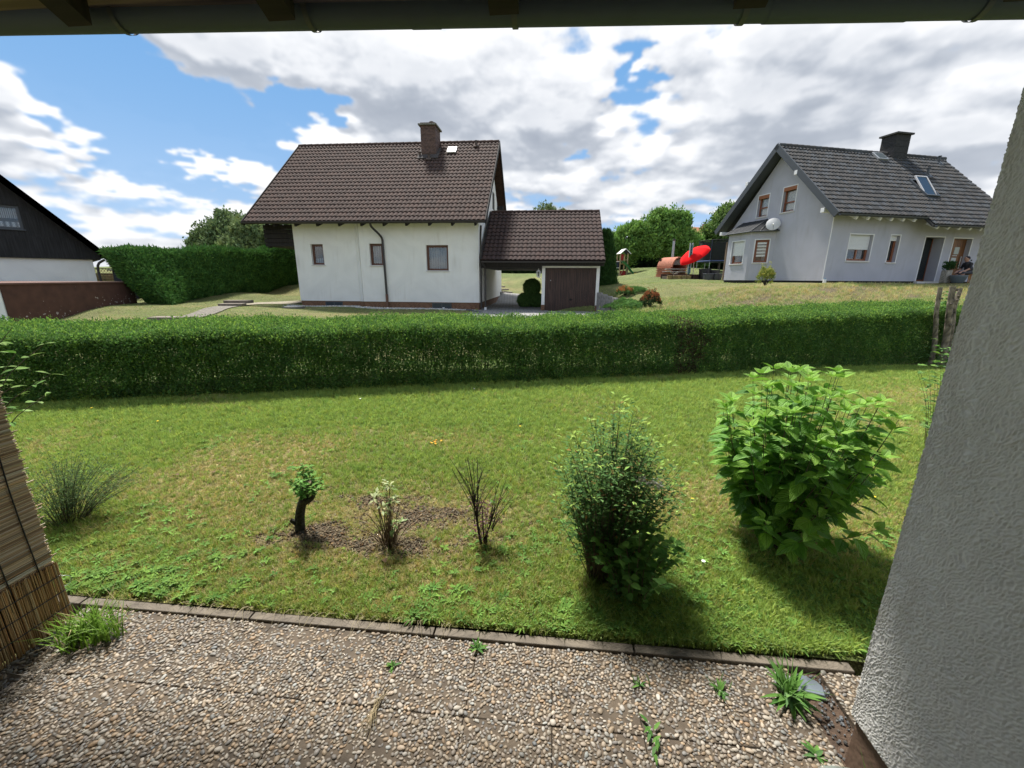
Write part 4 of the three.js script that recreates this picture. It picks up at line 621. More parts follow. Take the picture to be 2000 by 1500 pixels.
function tree(name, label, x, f, y, lobes, tone, o = {}) {
  const t = thing(name, label, o.cat || 'tree', [x, y, -f], 0, o.group), top = lobes.reduce((a, l) => Math.max(a, l[1]), 0), br = [tube([[0, -.4, 0], [.05, top * .3, .02], [-.03, top * .62, 0], [.04, top * .9, .02]], o.r || .16, .04, 8, 12)];
  for (const [a, b, c, r] of lobes) br.push(tube([[0, top * .28, 0], [a * .5, top * .2 + b * .55, c * .5], [a, b, c]], (o.r || .16) * .5, .025, 6, 8));
  put('trunk', br, o.bark || M.bark, t); leafMass(t, 'crown', lobes, o.n || 2600, sprigs, treeLeaf, tone, o.size || 1, o.hole ?? .2, o.shell ?? .45); return t;
}
{ // thuja hedge on the left slope
  const A = [-15.5, 17.3], B = [-13.9, 27.6], h = thing('thuja_hedge', 'tall dark green thuja hedge running up the slope between the gabled and the white house', 'hedge', [0, 0, 0]);
  const k = [sprig(12, .17, .035, .2, 1.2), sprig(12, .14, .04, .2, .9)], lists = [[], []], dx = B[0] - A[0], df = B[1] - A[1], L = Math.hypot(dx, df), nx = df / L, nf = -dx / L;
  for (let i = 0; i < 30000; i++) {
    const face = R(), t0 = R() * (L + 3), th = .9, t = face >= .84 ? 0 : t0, yb = gh(A[0] + dx * t / L, A[1] + df * t / L), top = lerp(2.05, 2.15, t / L) + fbm(t * .9, 1, 1, 3) * .25, bulge = (u) => .28 * fbm(t * 1.1, u * 1.5, 2, 3) + .14 * Math.sin(u / top * 3.1);
    let s, y; if (face < .62) { y = R() * top; s = bulge(y) - Math.log(R() + 1e-4) * -.07; } else if (face < .84) { s = -R() * th; y = top + fbm(t * 2, s * 2, 3, 2) * .16 + Math.log(R() + 1e-4) * .06 + (R() < .05 ? .12 * R() : 0); } else { s = -R() * th; y = R() * top; }
    const tt = face >= .84 ? -.2 * Math.sin(y / top * 2.6) - .1 * R() : t, x = A[0] + dx * tt / L + nx * s + 1.35 * clamp(1 - y / top) * clamp(1 - tt / 2.2), f = A[1] + df * tt / L + nf * s;
    lists[i & 1].push({ m: mx(x, yb + y, -f, rr(-.5, .5), R() * 6.28, rr(-.5, .5), rr(.8, 1.3)), c: vary(mixc([.035, .1, .022], [.11, .24, .05], R()), .2) });
  }
  k.forEach((g, i) => copies('foliage', g, leafMat(1, 1, 1, .15), lists[i], h));
  const st = []; for (let t = .3; t < L; t += .55) st.push(rod([A[0] + dx * t / L - nx * .7, gh(A[0] + dx * t / L, A[1] + df * t / L) - .1, -(A[1] + df * t / L) + nf * .7], [A[0] + dx * t / L - nx * .7, gh(A[0] + dx * t / L, A[1] + df * t / L) + 1.7, -(A[1] + df * t / L) + nf * .7], .05, .03, 6)); put('trunk', st, M.barkDark, h); stuff(h.children[h.children.length - 1]);
}
const olive = [[.085, .13, .05], [.18, .25, .1]], bright = [[.09, .19, .035], [.24, .4, .09]], deep = [[.045, .1, .03], [.11, .2, .06]];
tree('broad_tree', 'rounded grey green tree behind the thuja hedge, tallest of its group', -31.2, 48, 3.4, [[0, 3.1, 0, 2.3], [-2.2, 2.0, .4, 1.9], [1.8, 2.3, .2, 1.9], [-.3, 1.4, 1, 2.4], [-3.2, 1.0, .4, 1.5]], olive, { n: 2000, group: 'round trees behind the thuja hedge', shell: .35 });
tree('broad_tree', 'lighter rounded tree in front of the tallest one behind the thuja hedge', -26.6, 44, 3.3, [[0, 2.2, 0, 2.0], [-1.5, 1.2, .3, 1.4], [1.5, 1.1, .2, 1.4], [0, .9, 1, 1.7]], [[.11, .16, .06], [.22, .29, .12]], { n: 2000, group: 'round trees behind the thuja hedge', shell: .35 });
tree('broad_tree', 'round tree partly hidden by the left eaves of the white house', -24.4, 47, 3.4, [[0, 2.9, 0, 1.9], [1.2, 1.8, 0, 1.7], [-1, 1.7, .3, 1.5]], olive, { n: 1600, group: 'round trees behind the thuja hedge', shell: .35 });
tree('broad_tree', 'dark low tree under the balcony of the white house beyond the hedge', -22.4, 46, 3.4, [[0, 1.2, 0, 1.6], [1.8, .9, 0, 1.5], [-1.6, 1, 0, 1.3]], deep, { n: 1500, group: 'round trees behind the thuja hedge' });
tree('fruit_tree', 'large loose bright green tree behind the brick oven with upright top shoots', 14.4, 42, 2.7, [[-.2, 4.0, 0, 1.5], [-1.7, 3.3, .3, 1.3], [1.3, 3.6, .1, 1.35], [.4, 2.7, .6, 1.5], [-1.1, 2.2, .8, 1.3], [1.9, 2.5, .4, 1.2], [-2.6, 2.3, .2, .9], [.9, 4.9, 0, .8], [2.0, 4.5, .1, .7], [-1.2, 4.6, .2, .55]], bright, { n: 4600, hole: .1, size: .8, r: .14 });
tree('fruit_tree', 'lower bright green tree right behind the play tower', 11.4, 42.5, 2.5, [[0, 3.1, 0, 1.3], [-1.3, 2.5, .2, 1.1], [1.0, 2.6, .3, 1.1], [-.1, 1.9, .6, 1.2], [-2.0, 2.0, .1, .9], [.5, 4.0, 0, .6]], bright, { n: 2600, hole: .1, size: .8, r: .12 });
tree('bushy_tree', 'yellowish green bush between the garage thuja and the play tower', 9.3, 44, 2.5, [[0, 1.9, 0, 1.1], [-.9, 1.3, 0, .9], [.8, 2.2, 0, .8]], bright, { n: 1300, hole: .15, size: .8 });
tree('fruit_tree', 'bright green tree beside the left eave of the lilac house', 22.2, 46, 3.0, [[0, 4.6, 0, 1.3], [-.9, 3.6, .2, 1.3], [1.1, 3.8, .2, 1.5], [-.4, 2.4, .5, 1.6], [1.3, 2.2, .4, 1.6], [.2, 5.7, 0, .7]], [[.075, .14, .03], [.2, .3, .08]], { n: 3400, hole: .15, size: .85 });
tree('bushy_tree', 'mid green bush behind the red parasol', 18.2, 45, 3.0, [[0, 2.1, 0, 1.5], [-1.3, 1.4, 0, 1.2], [1.4, 1.4, .2, 1.3]], bright, { n: 1600, size: .8 });
tree('birch_tree', 'pale feathery tree top showing above the garage roof ridge', 4.3, 60, 3.8, [[0, 7.0, 0, 1.2], [-.8, 6.4, 0, .9], [1.2, 6.5, 0, .8], [2.6, 6.3, 0, .9], [0, 5.3, 0, 1.6], [2.4, 5.2, 0, 1.2]], [[.12, .17, .06], [.24, .3, .13]], { n: 1500, hole: .08, size: .75 });
{ // long hedge that closes the gardens at the back
  const h = thing('back_hedge', 'dark hedge closing the far gardens behind the trees and the white house passage', 'hedge', [0, 0, 0]), list = [];
  for (let i = 0; i < 9000; i++) { const x = rr(-8, 30), f = 46 + .06 * x + rr(-.3, 1.2), y = gh(x, f); list.push({ m: mx(x, y + R() * (x < 6 ? 1.5 : 2.1), -f, rr(-.6, .6), R() * 6.28, 0, rr(.7, 1.1)), c: vary([.022, .05, .013], .25) }); }
  copies('foliage', sprigs[0], treeLeaf, list, h); put('branch', [...Array(20)].map((_, i) => rod([-7 + i * 1.8, gh(-7 + i * 1.8, 46.5) - .2, -46.5], [-7 + i * 1.8, gh(-7 + i * 1.8, 46.5) + 1.4, -46.5], .04, .02, 5)), M.barkDark, h);
}
{
  const t = thing('thuja_column', 'dark columnar thuja at the right corner of the garage', 'thuja', [4.85, 1.4, -22.6]), list = [], k = sprig(12, .17, .04, .2, 1.3);
  for (let i = 0; i < 3600; i++) { const y = R() ** 1.1 * 2.7, a = R() * 6.28, r = (.62 * Math.pow(1 - y / 2.75, .55) + .06 * gauss()) * (1 - .35 * R() ** 2); list.push({ m: mx(Math.cos(a) * r, y, Math.sin(a) * r, rr(-.3, .3), R() * 6.28, rr(-.3, .3), rr(.8, 1.2)), c: vary(mixc([.02, .06, .014], [.06, .14, .03], R()), .2) }); }
  copies('foliage', k, leafMat(1, 1, 1, .15), list, t); put('trunk', rod([0, -.3, 0], [0, 2, 0], .08, .03, 7), M.barkDark, t);
}
{
  const h = thing('far_house', 'distant house of which an orange tiled roof shows between the trees', 'house', [31.5, 4, -74], 20 * D);
  put('wall', bb(-4, 4, -2, 3.4, -3.5, 3.5), M.white, h); put('roof', extr([[-4.2, 3.3], [4.2, 3.3], [0, 6.4]], 9).translate(0, 0, -4.5).rotateY(Math.PI / 2), mat(.4, .16, .07, { map: T.mottled }), h); put('chimney', bb(1, 1.6, 5, 7, -.3, .3), mat(.25, .12, .08), h);
}
// ---------- rough grass on the neighbours' ground ----------
{
  const k = [tuft(9, .1, .07, .009), tuft(8, .075, .07, .01, 1.1), tuft(10, .14, .07, .009, .9)], lists = [[], [], []];
  for (let i = 0; i < 90000; i++) {
    const f = 11 + 17 * R() ** 1.3, x = rr(-1.0 * f, 1.25 * f); if (f < 13 && Math.abs(x) < 6 && R() < .7) continue;
    const lx = x + 1.576, in1 = lx > -9.6 && lx < 5.2 && f > 19.5 - .0875 * lx && f < 29.6; if (in1 && !(lx > .4 && lx < 2.6 && f > 28.5)) continue; if (x > 12.6 && f > 18.4 + .2 * (x - 13.6)) continue; if (x < -13.5 && f > 11 && f < 17.4 && x < -14.4 - (f - 11.8) * .25) continue; if (x > -1.8 && x < 3.9 && f > 15.5 && f < 29) continue;
    if (x < -14.5 && f > 17) continue;
    const [d, s] = cover(x, f); if (R() < s * .75) continue; const bank = x > 4.5 && f < 17.5;
    lists[bank ? (R() < .5 ? 2 : 0) : R() < .6 ? 1 : 0].push({ m: mx(x, gh(x, f) - .015, -f, 0, R() * 6.28, 0, rr(.6, 1.2) * (bank ? 1 : .5)), c: vary(R() < d * .8 ? [.5, .44, .2] : [.26, .36, .1], .2) });
  }
  const g = new THREE.Group(); g.name = 'meadow_grass'; scene.add(g); tag(g, 'short and partly dry grass on the lawns and the bank beyond the hedge', 'grass', null, 'stuff'); k.forEach((q, i) => copies('grass_blade', q, grassMat, lists[i], g));
}
// ---------- around the white house ----------
srand(71);
{
  const ribbon = (pts, w, lift) => { const c = new THREE.CatmullRomCurve3(pts.map(([x, f]) => V(x, 0, -f))), N = 40, p = [], ix = [], u = []; for (let i = 0; i <= N; i++) { const q = c.getPointAt(i / N), t = c.getTangentAt(i / N), s = V(-t.z, 0, t.x); for (const k of [-1, -.5, 0, .5, 1]) { const x = q.x + s.x * w / 2 * k, z = q.z + s.z * w / 2 * k; p.push(x, gh(x, -z) + lift, z); u.push(x, z); } } for (let i = 0; i < N; i++) for (let k = 0; k < 4; k++) { const a = i * 5 + k; ix.push(a, a + 5, a + 6, a, a + 6, a + 1); } return geoFrom(p, ix, u); };
  const path = structure('garden_path', ribbon([[-10.95, 13.4], [-11.3, 15], [-11.8, 16.6], [-12.2, 18.0]], .8, .03), mat(.62, .58, .5, { map: T.concrete, bumpMap: T.ground, bumpScale: .02 }));
  path.userData.kind = 'structure'; put('upper_path', ribbon([[-12.3, 18.6], [-12.0, 20.0], [-11.3, 21.8], [-10.4, 22.6]], .6, .03), mat(.75, .68, .5, { map: T.concrete }), path);
  for (const [x, f, w, y, r] of [[-11.0, 12.75, 1.0, -.06, .1], [-10.9, 13.2, 1.15, .07, .1], [-12.15, 18.05, .95, .06, .15], [-12.15, 18.5, 1.05, .18, .15]]) put('step_stone', box(w, .13, .45, x, gh(x, f) + y, -f, 0, r, 0, .015), mat(.2, .165, .13, { map: T.mottled }), path);
  // paved passage and forecourt
  const p = [], ix = [], u = [], NX = 24, NF = 40; for (let j = 0; j <= NF; j++) for (let i = 0; i <= NX; i++) { const f = lerp(14.5, 29, j / NF), x = lerp(-1.75, f < 19.5 ? 4.2 : 1.7, i / NX) + (f - 20) * .087; p.push(x, Math.max(gh(x, f) * (f < 19.5 ? 0 : 1), .275) + .025, -f); u.push(x, f); } for (let j = 0; j < NF; j++) for (let i = 0; i < NX; i++) { const a = j * (NX + 1) + i; ix.push(a, a + 1, a + NX + 2, a, a + NX + 2, a + NX + 1); }
  const pav = tex(256, 256, (a, b) => { const x = (a * 8) % 1, y = (b * 16 + (Math.floor(a * 8) % 2) * .5) % 1, j = x < .06 || y < .1, k = .26 + tn(a, b, 9, 3) * .16 + (R() - .5) * .05; return j ? S3(.1, .1, .07) : S3(k, k * .97, k * .95); }, true, [.7, .7]);
  structure('driveway', geoFrom(p, ix, u), new THREE.MeshStandardMaterial({ map: pav, roughness: .9 }));
  // white pebbles along the wall
  const st = new THREE.IcosahedronGeometry(1, 1), list = []; for (let i = 0; i < 2600; i++) { const lx = rr(-9.6, -.2), lz = rr(-.0, .5) * (lx < -8.6 ? 1.5 : 1) - (lx < -6 ? .16 : 0), a = 5 * D, x = -1.576 + lx * Math.cos(a) - lz * Math.sin(a) * 1, z = -20 + lx * Math.sin(a) + lz * Math.cos(a); if (R() < sstep(.3, .5, lz) * .8) continue; const s = rr(.018, .042); list.push({ m: mx(x, Math.max(gh(x, -z), .27) + .005, z, R(), R() * 6, R(), s, s * .6, s), c: vary(R() < .5 ? [.55, .53, .48] : [.36, .35, .33], .2) }); }
  const gs = copies('gravel', st, mat(1, 1, 1), list); tag(gs, 'pale pebbles laid along the foot of the white house', 'gravel', null, 'stuff');
  const mh = thing('manhole_cover', 'flat grey round manhole cover in the lawn before the white house', 'manhole cover', [-9.75, gh(-9.75, 18.5) + .02, -18.5]); put('rim', new THREE.CylinderGeometry(.46, .48, .08, 28), mat(.36, .35, .32, { map: T.concrete }), mh); put('lid', new THREE.CylinderGeometry(.38, .38, .03, 28).translate(0, .045, 0), mat(.5, .48, .44, { map: T.mottled }), mh);
  const ke = thing('stone_edging', 'low grey stone edging at the right front corner of the white house', 'edging', [-1.75, .2, -19.0], -62 * D); for (let i = 0; i < 5; i++) put('stone', box(.3, .28, .2, -.65 + i * .32, rr(-.02, .03), 0, rr(-.06, .06), rr(-.1, .1), rr(-.06, .06), .03), mat(...vary([.1, .105, .11], .2), { map: T.mottled }), ke);
  const ss = thing('garden_steps', 'stone slab steps with rubble at the far end of the passage', 'steps', [-.55, .35, -28.6], 10 * D); for (let i = 0; i < 5; i++) put('step_slab', box(1.0, .09, .42, .55 - i * .2, .1 + i * .19, -i * .36, 0, rr(-.1, .1), 0, .015), mat(.26, .23, .19, { map: T.mottled }), ss); for (let i = 0; i < 16; i++) put('stone', new THREE.DodecahedronGeometry(rr(.09, .2), 0).applyMatrix4(mx(-.25 + rr(-.3, .2) , rr(.05, .5), rr(-.7, .3), R(), R() * 6, R(), 1, .7, 1)), mat(...vary([.24, .23, .2], .2), { map: T.mottled }), ss);
  const tp = thing('topiary_bush', 'dark clipped ball shaped bush in the passage between house and garage', 'bush', [.95, .36, -22.4]); { const l = [], k = sprig(10, .06, .03, .1, .5); for (const [x, y, z, r] of [[.08, .95, 0, .44], [-.3, .3, .1, .36], [.35, .3, .1, .36], [.05, .3, -.2, .38]]) for (let i = 0; i < 1500; i++) { const d = V(gauss(), gauss(), gauss()).normalize(), q = r * (1 - .2 * R() ** 2) * (1 + .12 * n3(d.x * 3, d.y * 3, d.z * 3)); l.push({ m: mx(x + d.x * q, y + d.y * q, z + d.z * q, R() * 6, R() * 6, 0, rr(.8, 1.2)), c: vary(mixc([.08, .18, .045], [.16, .3, .075], R()), .2) }); } copies('foliage', k, treeLeaf, l, tp); put('trunk', rod([.05, -.1, 0], [.08, .9, 0], .06, .04, 7), M.barkDark, tp); }
  const la = thing('wall_lantern', 'white six sided lantern fixed to the left edge of the garage', 'lantern', [1.2, 1.86, -19.72], -5 * D); put('cage', [...Array(6)].map((_, i) => rod([Math.cos(i) * .0 + .075 * Math.cos(i * 1.0472), 0, .075 * Math.sin(i * 1.0472)], [.1 * Math.cos(i * 1.0472), .22, .1 * Math.sin(i * 1.0472)], .012, .012, 5)), M.whitePaint, la); put('cap', new THREE.ConeGeometry(.13, .1, 6).translate(0, .27, 0), M.whitePaint, la); put('finial', new THREE.SphereGeometry(.025, 8, 6).translate(0, .34, 0), M.whitePaint, la); put('base', new THREE.CylinderGeometry(.08, .05, .05, 6).translate(0, -.02, 0), M.whitePaint, la); put('bracket', rod([0, -.03, 0], [.16, -.1, 0], .012, .012, 6), M.whitePaint, la); put('glass', new THREE.CylinderGeometry(.085, .062, .21, 6).translate(0, .11, 0), mat(.06, .06, .06, { roughness: .1 }), la);
}
for (let i = 0; i < 4; i++) { // L-shaped concrete elements that hold the bank beside the garage
  const t = thing('retaining_stone', ['concrete retaining element right beside the garage, farthest of the row', 'second concrete retaining element from the garage door', 'third concrete retaining element from the garage door', 'nearest concrete retaining element, with stacked ends showing'][i], 'retaining wall', [4.03 + i * .135, .3, -19.35 + i * .41], 17 * D, 'retaining elements beside the garage');
  put('upright', bb(-.05, .05, -.5, .86 - i * .06, -.2, .2, .01), mat(.9, .9, .9, { map: T.concrete }), t); if (i === 3) for (let k = 0; k < 6; k++) put('stacked_slab', bb(-.02, .34, -.1 + k * .12, -.02 + k * .12, .2, .3, .01), mat(.85, .85, .85, { map: T.concrete }), t);
}
function mound(name, label, cat, x, f, rx, ry, n, tone, tipT, o = {}) {
  const t = thing(name, label, cat, [x, gh(x, f), -f], 0, o.group), l = [], k = sprig(9, o.l || .06, o.w || .026, .1, .9), st = [];
  for (let i = 0; i < n; i++) { const a = R() * 6.28, u = R(), r = Math.sqrt(R()) * (1 + .5 * n3(Math.cos(a) * 1.5 + x, Math.sin(a) * 1.5 + f)), y = ry * (1 + .35 * n3(Math.cos(a) * r * 2 + x * 3, Math.sin(a) * r * 2, 3) + (R() < .08 ? .3 : 0)) * (.12 + .88 * Math.sqrt(Math.max(.04, 1 - r * r * .85)) * (1 - .4 * u * u)); l.push({ m: mx(Math.cos(a) * r * rx, y, Math.sin(a) * r * rx, rr(-.5, .5), R() * 6.28, 0, rr(.7, 1.2)), c: vary(u < .3 && y > ry * .55 ? tipT : mixc(tone[0], tone[1], R()), .2) }); }
  for (let i = 0; i < 14; i++) { const a = R() * 6.28, q = R(); st.push(rod([0, 0, 0], [Math.cos(a) * rx * q, ry * .85, Math.sin(a) * rx * q], .012, .004, 5)); }
  copies('foliage', k, weedMat, l, t); put('stem', st, M.barkDark, t); return t;
}
mound('flowering_shrub', 'low shrub with orange red shoots higher up the bank beside the garage', 'shrub', 5.0, 18.6, .38, .34, 600, [[.06, .13, .03], [.1, .2, .05]], [.42, .16, .05], { group: 'orange tipped shrubs on the bank' });
mound('flowering_shrub', 'dark round shrub with orange red tips at the foot of the bank above the hedge', 'shrub', 5.15, 15.6, .36, .48, 800, [[.02, .04, .014], [.06, .1, .03]], [.4, .15, .06], { group: 'orange tipped shrubs on the bank' });
for (const [i, x, f] of [[0, 4.55, 18.2], [1, 4.6, 17.0], [2, 5.6, 19.2], [3, 4.5, 15.6]]) mound('ground_cover_plant', ['green leafy plants at the top of the retaining elements', 'leafy ground cover beside the retaining elements on the bank', 'green ground cover above the upper orange shrub', 'leafy ground cover left of the dark round shrub'][i], 'ground cover', x, f, .5, .2, 500, [[.05, .13, .03], [.13, .26, .06]], [.13, .26, .06], { group: 'ground cover on the bank' });
mound('yellow_shrub', 'small yellowish shrub in front of the lilac gable wall', 'shrub', 10.95, 18.3, .38, .72, 360, [[.14, .2, .03], [.28, .32, .06]], [.4, .4, .1], { l: .07 });
// ---------- play tower ----------
{
  const y = gh(9.75, 38), t = thing('play_tower', 'wooden play tower with small gabled roof, navy balcony and green slide', 'play tower', [9.75, y - .05, -38], 4 * D);
  const wd = mat(.5, .4, .24, { map: T.wood }), red = mat(.3, .02, .02), navy = mat(.012, .015, .05), gr = mat(.01, .14, .055, { roughness: .3, side: THREE.DoubleSide });
  for (const [x, z] of [[-.32, .35], [.34, .35], [-.32, -.5], [.34, -.5]]) put('post', bb(x - .045, x + .045, -.2, 2.1, z - .045, z + .045, .01), wd, t);
  put('platform', bb(-.4, .42, 1.18, 1.24, -.55, .4), wd, t); put('roof_panel', bb(0, .62, -.02, .02, -.65, .55).applyMatrix4(mx(-.38, 2.05, 0, 0, 0, .72)), M.whitePaint, t); put('roof_panel', bb(0, .62, -.02, .02, -.65, .55).applyMatrix4(mx(.1, 2.46, 0, 0, 0, -.76)), navy, t); put('gable_board', rod([.1, 2.42, .56], [.54, 2.02, .56], .025, .025, 5), M.whitePaint, t);
  put('side_panel', bb(-.34, -.04, 1.5, 2.0, .33, .36), red, t); put('lower_panel', bb(-.28, .25, .06, .6, .3, .33), red, t); put('rail', [bb(.05, .36, 1.5, 1.56, .36, .4), bb(.5, .7, .8, .86, .3, .34)], wd, t);
  const bal = sub('balcony', t); put('frame', [bb(-.9, -.85, .82, 1.36, .3, .35), bb(-.85, -.38, .82, .88, .3, .35), bb(-.9, -.38, 1.36, 1.41, .28, .36)], M.whitePaint, bal); put('panel', bb(-.85, -.38, .88, 1.34, .28, .3), navy, bal); put('top_rail', bb(-.92, -.1, 1.42, 1.46, .28, .36), mat(.45, .12, .08), bal); put('leg', [bb(-.9, -.84, -.2, .82, .25, .31), bb(-.6, -.54, -.2, .82, -.3, -.24)], wd, bal);
  const sl = [], ix = [], N = 16; for (let i = 0; i <= N; i++) { const k = i / N, x = -.22 + 1.3 * k + .05 * Math.sin(k * 6.28), yy = 1.24 * (1 - k) ** 1.15 + .1 * Math.sin(k * Math.PI) * .8 + .1; for (const [dz, dy] of [[.35, .16], [.38, .03], [.42, -.01], [.72, -.01], [.76, .03], [.79, .16]]) sl.push(x, yy + dy, dz); } for (let i = 0; i < N; i++) for (let j = 0; j < 5; j++) { const a = i * 6 + j; ix.push(a, a + 1, a + 7, a, a + 7, a + 6); } put('slide', geoFrom(sl, ix), gr, t); put('slide_ladder', [rod([.5, 0, -.1], [.35, 1.2, -.1], .03, .03, 6), rod([.5, 0, .2], [.35, 1.2, .2], .03, .03, 6)], gr, t);
  put('climbing_frame', rod([-.25, .2, .4], [.1, .9, .4], .03, .03, 6), wd, t);
  const b = thing('toy_box', 'small yellow open toy box at the foot of the green slide', 'toy', [10.98, gh(10.98, 37.2), -37.2], 10 * D), ye = mat(.65, .45, .03); put('tub', [bb(-.3, .3, 0, .06, -.2, .2), bb(-.3, .3, .06, .2, .17, .2), bb(-.3, .3, .06, .2, -.2, -.17), bb(-.3, -.27, .06, .2, -.17, .17), bb(.27, .3, .06, .2, -.17, .17)], ye, b); put('sand', bb(-.27, .27, .06, .12, -.17, .17), mat(.4, .25, .1), b);
}
// ---------- terrace corner with the brick oven ----------
{
  const y = gh(11.4, 29) - .03, t = thing('brick_oven', 'arched red brick garden oven with grey flue behind the parasol', 'brick oven', [11.35, y, -29], 26 * D);
  const bm = [0, 1, 2].map((k) => mat(...vary([.46, .17, .1], .14), { map: T.mottled })), groups = [[], [], []], add = (g) => groups[Math.floor(R() * 3)].push(g);
  for (let d = 0; d < 6; d++) for (let k = 0; k < 26; k++) { const a = Math.PI * (k + .5) / 26, r = .66; add(box(.085, .2, .2, Math.cos(a) * r, .72 + Math.sin(a) * r * 1.0, -.1 - d * .21 - (k % 2) * .1, 0, 0, a, .006)); }
  for (let r = 0; r < 10; r++) for (const s of [-1, 1]) for (let d = 0; d < 6; d++) add(box(.22 + (r < 3 ? (3 - r) * .05 : 0), .066, .2, s * (.66 + (r < 3 ? (3 - r) * .025 : 0)), .035 + r * .072, -.1 - d * .21 - (r % 2) * .1, 0, 0, 0, .005));
  groups.forEach((g, i) => stuff(put('brickwork', g, bm[i], t))); put('hearth', [bb(-.55, .55, -.2, .42, -1.3, .05)], mat(.14, .06, .04, { map: T.mottled }), t); put('back_wall', bb(-.56, .56, .42, 1.3, -1.3, -1.2), mat(.03, .02, .018), t); put('hood', extr([[-.56, .9], [.56, .9], [.4, 1.15], [0, 1.28], [-.4, 1.15]], .06).translate(0, 0, -.12), mat(.2, .17, .15, { map: T.mottled }), t); put('shelf', bb(-.95, .55, .42, .47, -.6, .22, .008), mat(.4, .4, .38, { map: T.mottled }), t); put('flue', rod([.0, 1.3, -.7], [0, 2.5, -.7], .085, .075, 12), M.steel, t); put('flue_cap', rod([0, 2.5, -.7], [0, 2.62, -.7], .09, .09, 12), mat(.05, .05, .05), t);
  const tb = thing('folding_table', 'grey folding table with crossed pale legs in front of the brick oven', 'table', [10.75, gh(10.75, 28) + .0, -27.9], -6 * D); put('top', bb(-.7, .55, .6, .64, -.3, .3, .01), mat(.34, .34, .32), tb); for (const z of [-.25, .25]) for (const s of [-1, 1]) put('leg', rod([s * .5 - .1, 0, z], [-s * .5 - .1, .6, z], .02, .02, 6), mat(.5, .46, .38), tb);
  const pr = thing('parasol', 'red parasol tilted on a thin white pole beside the brick oven', 'parasol', [11.48, gh(11.5, 27), -27]); const cm = new THREE.MeshPhysicalMaterial({ color: C(.8, .012, .015), roughness: .95, transmission: .12, thickness: 0, specularIntensity: .15, side: THREE.DoubleSide });
  const cm2 = cm.clone(); cm2.color = C(.66, .012, .014); const can = sub('canopy', pr); can.position.set(-.02, 1.42, .0); can.rotation.set(.16, 0, .62, 'ZYX'); { const N = 8, Q = 6; for (let s = 0; s < N; s++) { const p = [], ix = []; for (let j = 0; j <= Q; j++) for (let i = 0; i <= 6; i++) { const a = (s + i / 6) / N * 6.2832, k = j / Q, r = .98 * Math.sin(k * 1.45) / Math.sin(1.45) * (1 - .05 * Math.sin(i / 6 * Math.PI) * k); p.push(Math.cos(a) * r, .46 * Math.cos(k * 1.45) - .06 - .03 * Math.sin(i / 6 * Math.PI) * k, Math.sin(a) * r); } for (let j = 0; j < Q; j++) for (let i = 0; i < 6; i++) { const a = j * 7 + i; ix.push(a, a + 1, a + 8, a, a + 8, a + 7); } put('panel', geoFrom(p, ix), s % 2 ? cm : cm2, can); } put('finial', new THREE.SphereGeometry(.035, 8, 6).translate(0, .47, 0), M.whitePaint, can); put('rib', [...Array(8)].map((_, s) => rod([0, .4, 0], [.95 * Math.cos(s * .785), .0, .95 * Math.sin(s * .785)], .008, .008, 4)), M.steel, can); }  // every other panel a darker red: shading between ribs painted in
  put('pole', rod([0, -.1, 0], [-.04, 1.45, 0], .022, .022, 8), M.whitePaint, pr); put('tilt_joint', rod([-.02, .62, 0], [-.022, .74, 0], .034, .034, 8), M.whitePaint, pr);
  const ps = thing('slotted_post', 'tall teal and grey slotted post in front of the red parasol', 'post', [11.02, gh(11, 26.6), -26.6]); put('side_rail', bb(-.1, -.055, .35, 2.15, -.05, .05, .006), M.steel, ps); put('side_rail', bb(.055, .1, .35, 2.15, -.05, .05, .006), M.steel, ps); put('core', bb(-.055, .055, .3, 2.05, -.04, .04), mat(.05, .17, .19), ps); put('foot', bb(-.035, .035, -.3, .35, -.03, .03), mat(.35, .34, .3), ps); for (let k = 0; k < 9; k++) put('slot', bb(-.03, .03, .6 + k * .16, .66 + k * .16, .04, .046), M.black, ps);
  const bd = thing('raised_bed', 'low raised bed edged with brown planks and sandstone blocks below the parasol', 'raised bed', [10.85, gh(11, 26.6) - .02, -26.4], -3 * D); for (let i = 0; i < 5; i++) put('stone', box(.27, .26, .2, -1.05 + i * .29, .1, rr(-.02, .02), 0, rr(-.05, .05), 0, .02), mat(...vary([.3, .21, .09], .15), { map: T.mottled }), bd); put('plank', bb(.35, 1.6, .0, .3, -.04, .03, .006), M.brownWood, bd); put('plank', bb(-1.2, 1.6, .0, .32, -1.4, -1.35, .006), M.brownWood, bd); put('earth', bb(-1.15, 1.55, -.1, .2, -1.34, -.1), mat(.07, .05, .03, { map: T.mottled }), bd); put('edging_board', bb(-1.2, .34, .25, .31, -.12, .02), M.brownWood, bd);
  const tub = (x, z, w, hh, c, label, gap = true) => { const b = thing('storage_tub', label, 'storage tub', [x, gh(x, -z) - .02, z], 4 * D, 'storage tubs beside the lilac house'); put('tub', new THREE.CylinderGeometry(w * .5 * 1.38, w * .44 * 1.38, hh, 4, 1).rotateY(Math.PI / 4).scale(1, 1, .8).translate(0, hh / 2, 0), mat(...c, { roughness: .4 }), b); put('rim', box(w * 1.04, .04, w * .82, 0, hh, 0, 0, 0, 0, .01), mat(...c.map((v) => v * 1.3), { roughness: .35 }), b); };
  tub(11.72, -25.4, .5, .36, [.07, .075, .09], 'front left grey storage tub beside the lilac house'); tub(12.24, -25.4, .46, .36, [.055, .06, .07], 'front right grey storage tub beside the lilac house'); tub(11.8, -26.1, .56, .62, [.014, .015, .02], 'black lidded tub behind the left grey tub'); tub(12.36, -26.1, .52, .56, [.014, .015, .02], 'black lidded tub behind the right grey tub');
